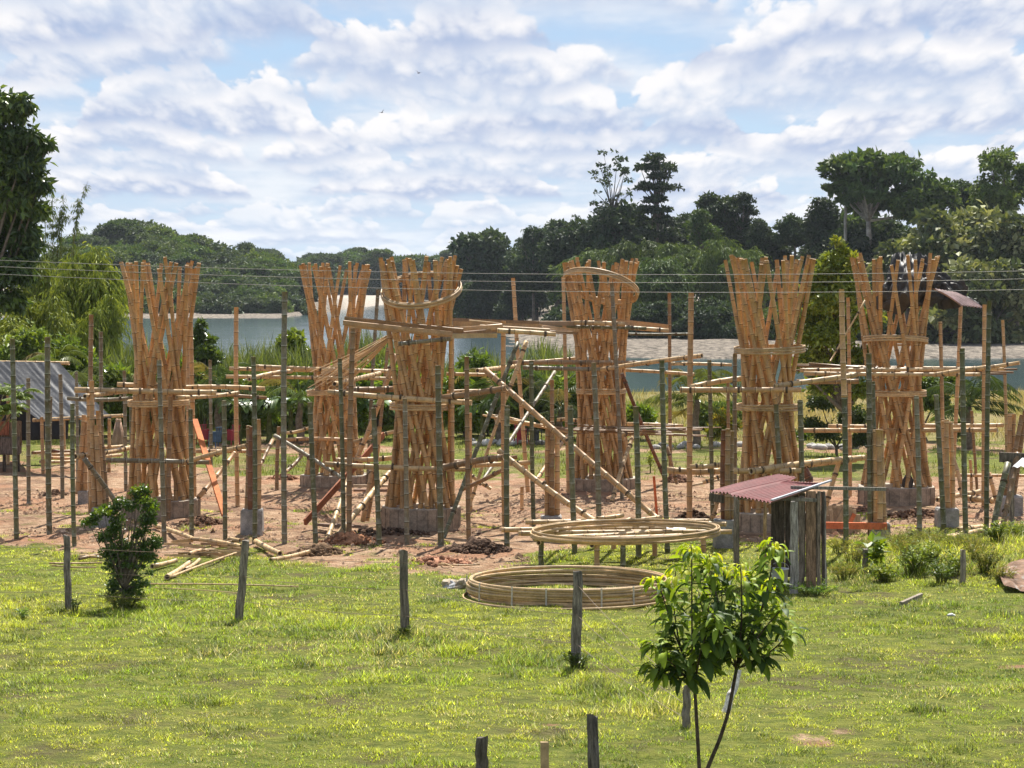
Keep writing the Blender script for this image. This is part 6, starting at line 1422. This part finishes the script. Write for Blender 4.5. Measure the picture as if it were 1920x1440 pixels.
# palms
def frond_vf(p, az, L, rise, rng, col, nleaf=26):
    s = np.linspace(0, 1, 12)[:, None]; d = np.array((math.cos(az), math.sin(az), 0)); q1 = p + d * L * .35 + np.array((0, 0, rise * L)); q2 = p + d * L * .9 + np.array((0, 0, rise * L * .45 - .12 * L))
    cur = lambda t: (1 - t) ** 2 * p + 2 * t * (1 - t) * q1 + t * t * q2
    mb = MB(); v, f = tube_vf(cur(s), np.linspace(.022, .005, 12), 4); mb.add(v, f, np.array(col) * 1.3)
    t = np.repeat(np.linspace(.14, 1, nleaf), 2)[:, None]; pos = cur(t); tan = unit_rows(cur(np.minimum(t + .02, 1.02)) - cur(t - .02)); sg = np.tile((1, -1), nleaf)[:, None]
    side = unit_rows(np.cross(tan, (0, 0, 1.0))) * sg; ax = unit_rows(side * .8 + tan * .55 + (0, 0, -.45) + rng.normal(0, .08, side.shape)); nr = unit_rows(np.cross(ax, tan) * sg); LL = (.34 * L * np.sin(np.clip(t[:, 0], .1, .97) * 3.0) ** .6) * rng.uniform(.8, 1.1, len(t))
    v, f = leaves_vf(pos, ax, nr, LL, .045); mb.add(v, f, np.repeat(np.array(col) * rng.uniform(.75, 1.3, (len(t), 1)), 4, 0)); return mb
def palm(px, ybase, ycrown, L, n, col, lab, seed, rt=.12):
    rng = np.random.default_rng(seed); b = G(px, ybase); ro = empty('coconut_palm', b, lab, 'palm', 'young palms on the river side'); c = P(px, ycrown, b[1])
    s = np.linspace(0, 1, 8); v, f = tube_vf([b + (c - b) * q + (0.04 * math.sin(q * 9), 0, 0) for q in s], np.linspace(rt * 1.25, rt * .8, 8), 8); MB().add(v, f, (.20, .16, .12)).build('trunk', M_BARK, ro)
    for k in range(n):
        cc = col if rng.random() > .12 else (.20, .17, .06)
        frond_vf(c, 2.4 * k + rng.normal(0, .2), L * rng.uniform(.75, 1.1), rng.uniform(.15, .95) if k < n * .75 else rng.uniform(-.3, .1), rng, cc).build('frond', M_LEAF, ro, smooth=False)
palm(1305, 836, 750, 2.0, 15, (.13, .16, .03), 'small palm with yellowing fronds right of the tall thick tan post', 240)
palm(1815, 842, 762, 2.1, 15, (.06, .095, .025), 'dark green palm near the right edge', 241)
palm(410, 830, 735, 2.0, 13, (.07, .11, .03), 'palm with silvery fronds behind the red and blue chairs', 242)
palm(562, 832, 750, 2.0, 12, (.08, .12, .03), 'palm tucked left of the second tower', 243)
palm(935, 828, 745, 2.0, 13, (.06, .10, .025), 'palm behind the crossing braces', 244)
palm(1050, 830, 765, 2.1, 14, (.08, .11, .04), 'palm with drooping fronds left of the dense tower', 245)
palm(160, 826, 745, 2.2, 12, (.11, .14, .045), 'pale palm behind the right corner of the tarp shed', 246)
palm(228, 824, 735, 2.0, 12, (.08, .11, .03), 'palm left of the leftmost tower', 247)
palm(105, 820, 690, 1.8, 10, (.13, .17, .03), 'palm crown showing above the tarp roof', 248)
def banana(px, yb, h, lab, seed):
    rng = np.random.default_rng(seed); b = G(px, yb); ro = empty('banana_plant', b, lab, 'banana plant', 'banana plants'); lathe(MB(), b, [(.11, 0), (.10, .3), (.07, h * .45), (.05, h * .5)], 10, (.16, .17, .06)).build('stem', M_BARK, ro)
    for k in range(8):
        az = 2.4 * k + rng.random(); d = np.array((math.cos(az), math.sin(az), 0)); p = b + (0, 0, h * .48); L = rng.uniform(.9, 1.4); s = np.linspace(0, 1, 9); V = []
        sd = np.array((-d[1], d[0], 0))
        for q in s:
            c = p + d * L * q * .75 + np.array((0, 0, L * (.9 * q - 1.05 * q * q))); wd = .26 * math.sin(min(1, q * 1.02 + .06) * 3.0) ** .7
            V += [c - sd * wd + (0, 0, .05), c, c + sd * wd + (0, 0, .05)]
        MB().add(np.array(V), [grid_faces(9, 3)], np.array((.08, .14, .03)) * rng.uniform(.7, 1.3)).build('leaf', M_GLOSS, ro)
banana(505, 828, 2.6, 'banana plant right of the chairs, before the reeds', 250); banana(475, 826, 2.3, 'banana plant between the chairs and the other banana plant', 251); banana(448, 829, 2.5, 'banana plant just right of the chairs', 253); banana(700, 826, 2.4, 'banana plant left of the hanging hoop tower', 254); banana(905, 826, 2.3, 'banana plant right of the hanging hoop tower', 256); banana(545, 827, 2.6, 'banana plant tucked before the bright green bush', 257)
banana(590, 826, 2.2, 'banana plant hidden behind the left foot of the second tower', 252)
# feathery branch hanging in from the left edge
rng = np.random.default_rng(255); bq = np.array(((-70 - 960) / F * 62, 62, 0)); ro = empty('feathery_tree', bq, 'bright green feathery leaved tree reaching in from the left edge', 'tree'); mb, tb = MB(), MB()
tg = [P(10, 735, 62), P(30, 760, 61.6), P(0, 770, 61.5), P(-20, 720, 62), P(35, 740, 62.2), P(-30, 780, 62)]
limb_mesh(tb, bq, tg, .07, rng, (.2, .17, .1), .6).build('trunk', M_BARK, ro)
for c in tg:
    for k in range(11):
        m = frond_vf(c + rng.normal(0, .10, 3), rng.random() * 6.283, rng.uniform(.3, .55), rng.uniform(-.1, .5), rng, (.15, .22, .02), 16)
        for v, cc in zip(m.V, m.C): pass
        o = 0
        base = mb.n
        mb.V += m.V; mb.C += m.C; mb.Fc += [f + base for f in m.Fc]; mb.n += m.n
mb.build('crown', M_LEAF, ro, smooth=False)

# ------------------------------------------------------------------ meadow shrubs and weeds
rb = np.random.default_rng(259); bush_px = []
for _ in range(70):
    py = rb.uniform(918, 1120); L_ = np.interp(py, [915, 940, 960, 985, 1010, 1040, 1075, 1105, 1125], [252, 240, 168, 166, 190, 196, 190, 200, 210]); R_ = np.interp(py, [915, 940, 960, 985, 1010, 1040, 1075, 1105, 1125], [272, 300, 306, 296, 292, 300, 284, 272, 255])
    q = rb.random() ** .8; q = q if rb.random() < .5 else 1 - q
    bush_px.append((L_ + (R_ - L_) * q, py, rb.uniform(7, 15)))
crown_tree('dark_shrub', bush_px, GY(1138), 8000, .058, .034, [(.065, .12, .02), (.085, .145, .022), (.05, .095, .018)], 'upright dark glossy shrub in the meadow at the left', 'shrub', 230, .025, 260, M_GLOSS, shell=.55)
rng = np.random.default_rng(261)
o = [q for q in COL.objects if q.name.startswith('dark_shrub')][0]
cl = [(*P(262, 922, GY(1138)), .12, .12, .12), (*P(270, 940, GY(1138) - .1), .12, .12, .12), (*P(195, 962, GY(1138) - .1), .16, .12, .09), (*P(285, 955, GY(1138) - .1), .1, .1, .08)]
clump_leaves(MB(), cl, 420, .06, .032, [(.22, .30, .02), (.16, .25, .02)], rng).build('young_leaves', M_GLOSS, o, smooth=False)
def weed(px, py, wpx, hpx, n, L, W, cols, lab, seed, name='weed', mat=None, group=None):
    rng = np.random.default_rng(seed); b = G(px, py); b[2] = float(ground_z(b[0], b[1])); s = F / b[1]; ro = empty(name, b, lab, 'plant', group); mb, st = MB(), MB()
    for k in range(max(4, n // 14)):
        a = rng.random() * 6.283; r = wpx / 2 / s * math.sqrt(rng.random()); tip = b + np.array((r * math.cos(a), r * math.sin(a), hpx / s * rng.uniform(.55, 1.0))); v, f = tube_vf([b + (tip - b) * (.35, .35, 0), (b + tip) / 2, tip], [.008, .006, .003], 4); st.add(v, f, (.14, .16, .04))
        m = 14; q = rng.uniform(.3, 1, m)[:, None]; pos = b + (tip - b) * q; ax = unit_rows(rand_unit(rng, m) * (1, 1, .5) + (0, 0, .25)); nr = unit_rows(rand_unit(rng, m) * .4 + (0, 0, 1)); nr = unit_rows(nr - ax * (nr * ax).sum(1, keepdims=True))
        v, f = leaves_vf(pos, ax, nr, L * rng.uniform(.6, 1.3, m), W * rng.uniform(.7, 1.2, m)); mb.add(v, f, np.repeat(np.asarray(cols)[rng.integers(0, len(cols), m)] * rng.uniform(.75, 1.25, (m, 1)), 4, 0))
    mb.build('leaves', mat or M_LEAF, ro, smooth=False); st.build('stems', M_BARK, ro); return ro
WG = 'weeds in the meadow'
weed(1645, 1075, 60, 68, 60, .26, .18, [(.26, .36, .02), (.20, .30, .02), (.14, .22, .03)], 'broad leaved yellow green weed behind the short half hidden post', 270, group=WG)
weed(1712, 1082, 78, 62, 420, .11, .045, [(.20, .27, .025), (.14, .20, .02)], 'bushy bright weed right of the broad leaved one', 271, group=WG)
weed(1765, 1095, 60, 45, 260, .10, .045, [(.12, .18, .02), (.08, .13, .02)], 'darker weed left of the short squared fence post', 272, group=WG)
weed(1600, 1062, 70, 40, 300, .12, .02, [(.20, .22, .05), (.26, .23, .09)], 'dry grassy weed right of the shack', 273, group=WG)
weed(1850, 1085, 80, 55, 420, .12, .025, [(.22, .24, .05), (.28, .25, .09), (.12, .16, .03)], 'dry grassy weed between the squared fence post and the rusty sheet', 274, group=WG)
weed(1900, 1040, 60, 40, 380, .12, .03, [(.24, .29, .04), (.18, .24, .03)], 'bright grassy weed above the rusty sheet', 275, group=WG)
weed(1680, 1040, 120, 34, 420, .11, .02, [(.22, .24, .06), (.27, .25, .1)], 'low dry grass tufts before the rightmost tower', 276, group=WG)
weed(1800, 1050, 130, 36, 460, .11, .02, [(.22, .24, .06), (.17, .20, .04)], 'low dry grass tufts behind the white pipe', 277, group=WG)
weed(40, 1160, 46, 24, 60, .10, .05, [(.16, .24, .06), (.20, .27, .09)], 'small pale leaved sprout on the meadow at the left', 278, group=WG)
weed(138, 1145, 36, 40, 90, .07, .03, [(.06, .10, .02), (.08, .12, .03)], 'dark weed at the foot of the leaning left fence post', 279, group=WG)
weed(228, 1142, 110, 30, 420, .13, .016, [(.09, .13, .02), (.14, .17, .04), (.24, .2, .09)], 'ring of long grass round the foot of the dark glossy shrub', 280, group=WG)
weed(1082, 1252, 60, 30, 160, .09, .03, [(.07, .11, .02), (.1, .14, .03)], 'dark weed at the foot of the tall grey fence post', 281, group=WG)
weed(760, 1198, 50, 22, 120, .09, .025, [(.09, .13, .02), (.12, .16, .03)], 'small weed at the foot of the streaked fence post', 282, group=WG)
weed(1530, 1116, 120, 26, 320, .09, .02, [(.07, .14, .02), (.1, .18, .02)], 'lush grass at the threshold of the shack', 283, group=WG)
weed(1220, 885, 26, 44, 30, .16, .06, [(.26, .30, .03)], 'yellow green sprout right of the dense tower foot', 284, group=WG)
weed(1312, 895, 40, 34, 120, .10, .05, [(.14, .2, .03)], 'green weed left of the shack roof', 285, group=WG)
rngw = np.random.default_rng(286)
for k, (px, py, wd, ht, nn, kind) in enumerate(((1585, 1085, 80, 36, 320, 1), (1660, 1090, 90, 40, 420, 0), (1700, 1060, 70, 40, 380, 1), (1745, 1075, 80, 52, 420, 0), (1790, 1085, 50, 46, 260, 0), (1830, 1070, 70, 48, 360, 1), (1865, 1050, 60, 44, 320, 0), (1620, 1050, 60, 36, 300, 1), (1575, 1040, 60, 30, 260, 1), (1880, 1100, 60, 40, 300, 1), (1740, 1040, 90, 34, 320, 1), (1910, 1020, 60, 36, 300, 0))):
    weed(px, py, wd, ht, nn, .11 if kind == 0 else .14, .045 if kind == 0 else .016, [(.20, .27, .03), (.13, .20, .025), (.26, .30, .04)] if kind == 0 else [(.25, .25, .07), (.30, .27, .11), (.17, .21, .04)],
         ['dry tuft nearest the shack', 'leafy weed below the broad leaved one', 'dry tuft between the two bushy weeds', 'tallest leafy weed', 'leafy weed touching the squared post', 'dry tuft right of the squared post', 'leafy weed by the white pipe end', 'dry tuft under the pale column', 'dry tuft below the wooden drum', 'dry tuft in front of the rusty sheet', 'dry tuft by the left pipe end', 'leafy weed by the blue crate'][k] + ' in the rough bank on the right', 300 + k, group=WG)
b = G(1232, 972); v, f = beam_vf(b, P(1226, 893, b[1]), .06, .03); tag(MB().add(v, f, (.52, .13, .05)).build('painted_stake', M_PLANK, origin=b, smooth=False), 'thin red orange stake at the end of the very long brace', 'stake')

# young tree with long drooping leaves in the foreground
def young_tree():
    rng = np.random.default_rng(290); Y = 28.6; Pp = lambda px, py, dy=0: P(px, py, Y + dy)
    b = np.array(((1316 - 960) / F * Y, Y, 0.0)); ro = empty('young_tree', b, 'young two stemmed tree with long drooping leaves in the foreground', 'tree'); wb = MB(); tw = []
    def stem(pts, r0, r1, leafy=0.0):
        pts = np.array(pts); s = np.linspace(0, len(pts) - 1, len(pts) * 5); q = np.stack([np.interp(s, np.arange(len(pts)), pts[:, k]) for k in range(3)], -1)
        for _ in range(2): q[1:-1] = (q[:-2] + q[1:-1] * 2 + q[2:]) / 4
        v, f = tube_vf(q, np.linspace(r0, r1, len(q)), 7); wb.add(v, f, (.085, .065, .045)); tw.append((q, leafy))
    st1 = [np.array(((1312 - 960) / F * Y, Y, -.05)), Pp(1311, 1440), Pp(1306, 1350), Pp(1302, 1283)]
    st2 = [np.array(((1318 - 960) / F * Y, Y, -.05)), Pp(1330, 1432), Pp(1350, 1385), Pp(1366, 1335), Pp(1381, 1253)]
    stem(st1, .024, .019); stem(st2, .025, .019)
    A, B = st1[-1], st2[-1]
    for pts, lf in (([A, Pp(1298, 1230, -.05), Pp(1297, 1150, -.1), Pp(1297, 1050, -.12), Pp(1296, 1022, -.1)], .15), ([A, Pp(1285, 1240, .1), Pp(1262, 1180, .2), Pp(1240, 1110, .2), Pp(1228, 1085, .2)], .3), ([A, Pp(1275, 1260, -.2), Pp(1248, 1232, -.35), Pp(1228, 1205, -.4)], .2),
                    ([A, Pp(1292, 1255, .2), Pp(1272, 1200, .3), Pp(1262, 1130, .35), Pp(1268, 1060, .3)], .35), ([B, Pp(1390, 1180, 0), Pp(1391, 1110, -.05), Pp(1388, 1060, -.05)], .1), ([B, Pp(1360, 1180, -.1), Pp(1345, 1120, -.1), Pp(1330, 1075, 0), Pp(1330, 1040, 0)], .3),
                    ([B, Pp(1412, 1190, .1), Pp(1438, 1110, .1), Pp(1450, 1050, .1), Pp(1452, 1015, .1)], .35), ([B, Pp(1405, 1215, -.2), Pp(1440, 1170, -.35), Pp(1468, 1140, -.4)], .2), ([B, Pp(1395, 1210, .2), Pp(1425, 1150, .35), Pp(1455, 1090, .4)], .3), ([B, Pp(1372, 1210, -.3), Pp(1350, 1185, -.5), Pp(1335, 1150, -.55)], .25),
                    ([A, Pp(1310, 1240, -.2), Pp(1322, 1195, -.35), Pp(1330, 1130, -.3)], .3), ([B, Pp(1370, 1200, .15), Pp(1352, 1130, .25), Pp(1358, 1060, .2)], .3), ([B, Pp(1350, 1215, .2), Pp(1322, 1170, .3), Pp(1310, 1110, .35)], .25), ([A, Pp(1312, 1230, .25), Pp(1340, 1190, .3), Pp(1352, 1160, .3)], .3), ([A, Pp(1268, 1270, -.1), Pp(1240, 1262, -.2), Pp(1222, 1245, -.2)], .1), ([B, Pp(1420, 1240, -.1), Pp(1460, 1210, -.15), Pp(1482, 1180, -.15)], .1)):
        stem(pts, .014, .005, lf)
    wb.build('trunk', M_BARK, ro)
    segs = 7; mbs = {'leaves': MB(), 'young_leaves': MB()}
    def leaf(p, d, L, wd, col, hang, key):
        s = np.linspace(0, 1, segs); d = unit(d); side = unit(np.cross(d, (0, 0, 1.0)) + rng.normal(0, .25, 3)); V = []; pos = p.copy(); dirv = d.copy(); step = L / (segs - 1)
        for i, q in enumerate(s):
            w_ = wd * max(.03, math.sin(math.pi * min(1, q * .93 + .07)) ** .75); up = unit(np.cross(side, dirv))
            rip = .006 * math.sin(q * 40)
            V += [pos - side * w_ + up * (w_ * .35 + rip), pos, pos + side * w_ + up * (w_ * .35 - rip)]
            pos = pos + dirv * step; dirv = unit(dirv + np.array((0, 0, -hang * (1.1 - q) * .75)))
        mbs[key].add(np.array(V), [grid_faces(segs, 3)], np.array(col) * np.repeat(np.tile((1, 1.25, 1), segs)[:, None], 3, 1) * rng.uniform(.8, 1.2))
    for q, lf in tw:
        if lf == 0: continue
        n = len(q); start = int(n * lf)
        for i in range(start, n):
            t = (i - start) / max(1, n - start)
            for _ in range(4 if t < .72 else 5):
                az = rng.random() * 6.283; d = np.array((math.cos(az), math.sin(az), rng.uniform(-.1, .5))); L = rng.uniform(.11, .34) * (1.05 - .35 * t); wd = L * rng.uniform(.12, .19); p = q[i] + unit(d) * rng.uniform(.01, .08)
                if t > .82 and q[-1][2] > P(0, 1100, Y)[2]: leaf(p, d, L * .85, wd * .8, ((.42, .50, .02), (.32, .42, .02), (.48, .50, .035))[rng.integers(3)], rng.uniform(.6, 1.0), 'young_leaves')
                else: leaf(p, d, L, wd, ((.065, .11, .022), (.10, .16, .025), (.05, .09, .022), (.15, .22, .025), (.20, .29, .03), (.24, .33, .03))[int(min(5, rng.integers(4) + (t > .35) + (t > .55)))], rng.uniform(.1, .8), 'leaves')
    for key, mb in mbs.items(): mb.build(key, M_YOUNG, ro)
young_tree()

# ------------------------------------------------------------------ humid air over the river
def haze():
    m = bpy.data.materials.new('haze_air'); m.use_nodes = True; g = NT(m.node_tree); g.n.clear()
    vol = g.new('ShaderNodeVolumePrincipled', inp={'Color': (.80, .88, 1.0, 1), 'Density': .00006, 'Anisotropy': .35}); o = g.new('ShaderNodeOutputMaterial'); g.l.new(vol.outputs[0], o.inputs['Volume'])
    x0, x1, y0, y1, z0, z1 = -1400, 1400, -60, 3200, -5.5, 62
    V = np.array([(x, y, z) for z in (z0, z1) for y in (y0, y1) for x in (x0, x1)], float)
    me = raw_mesh('haze', V, [np.array([(0, 2, 3, 1), (4, 5, 7, 6), (0, 1, 5, 4), (1, 3, 7, 5), (3, 2, 6, 7), (2, 0, 4, 6)])], None, False, (m,))
    tag(link(bpy.data.objects.new('haze', me)), 'thin humid haze over the river and far woods', 'haze', kind='stuff')
haze()
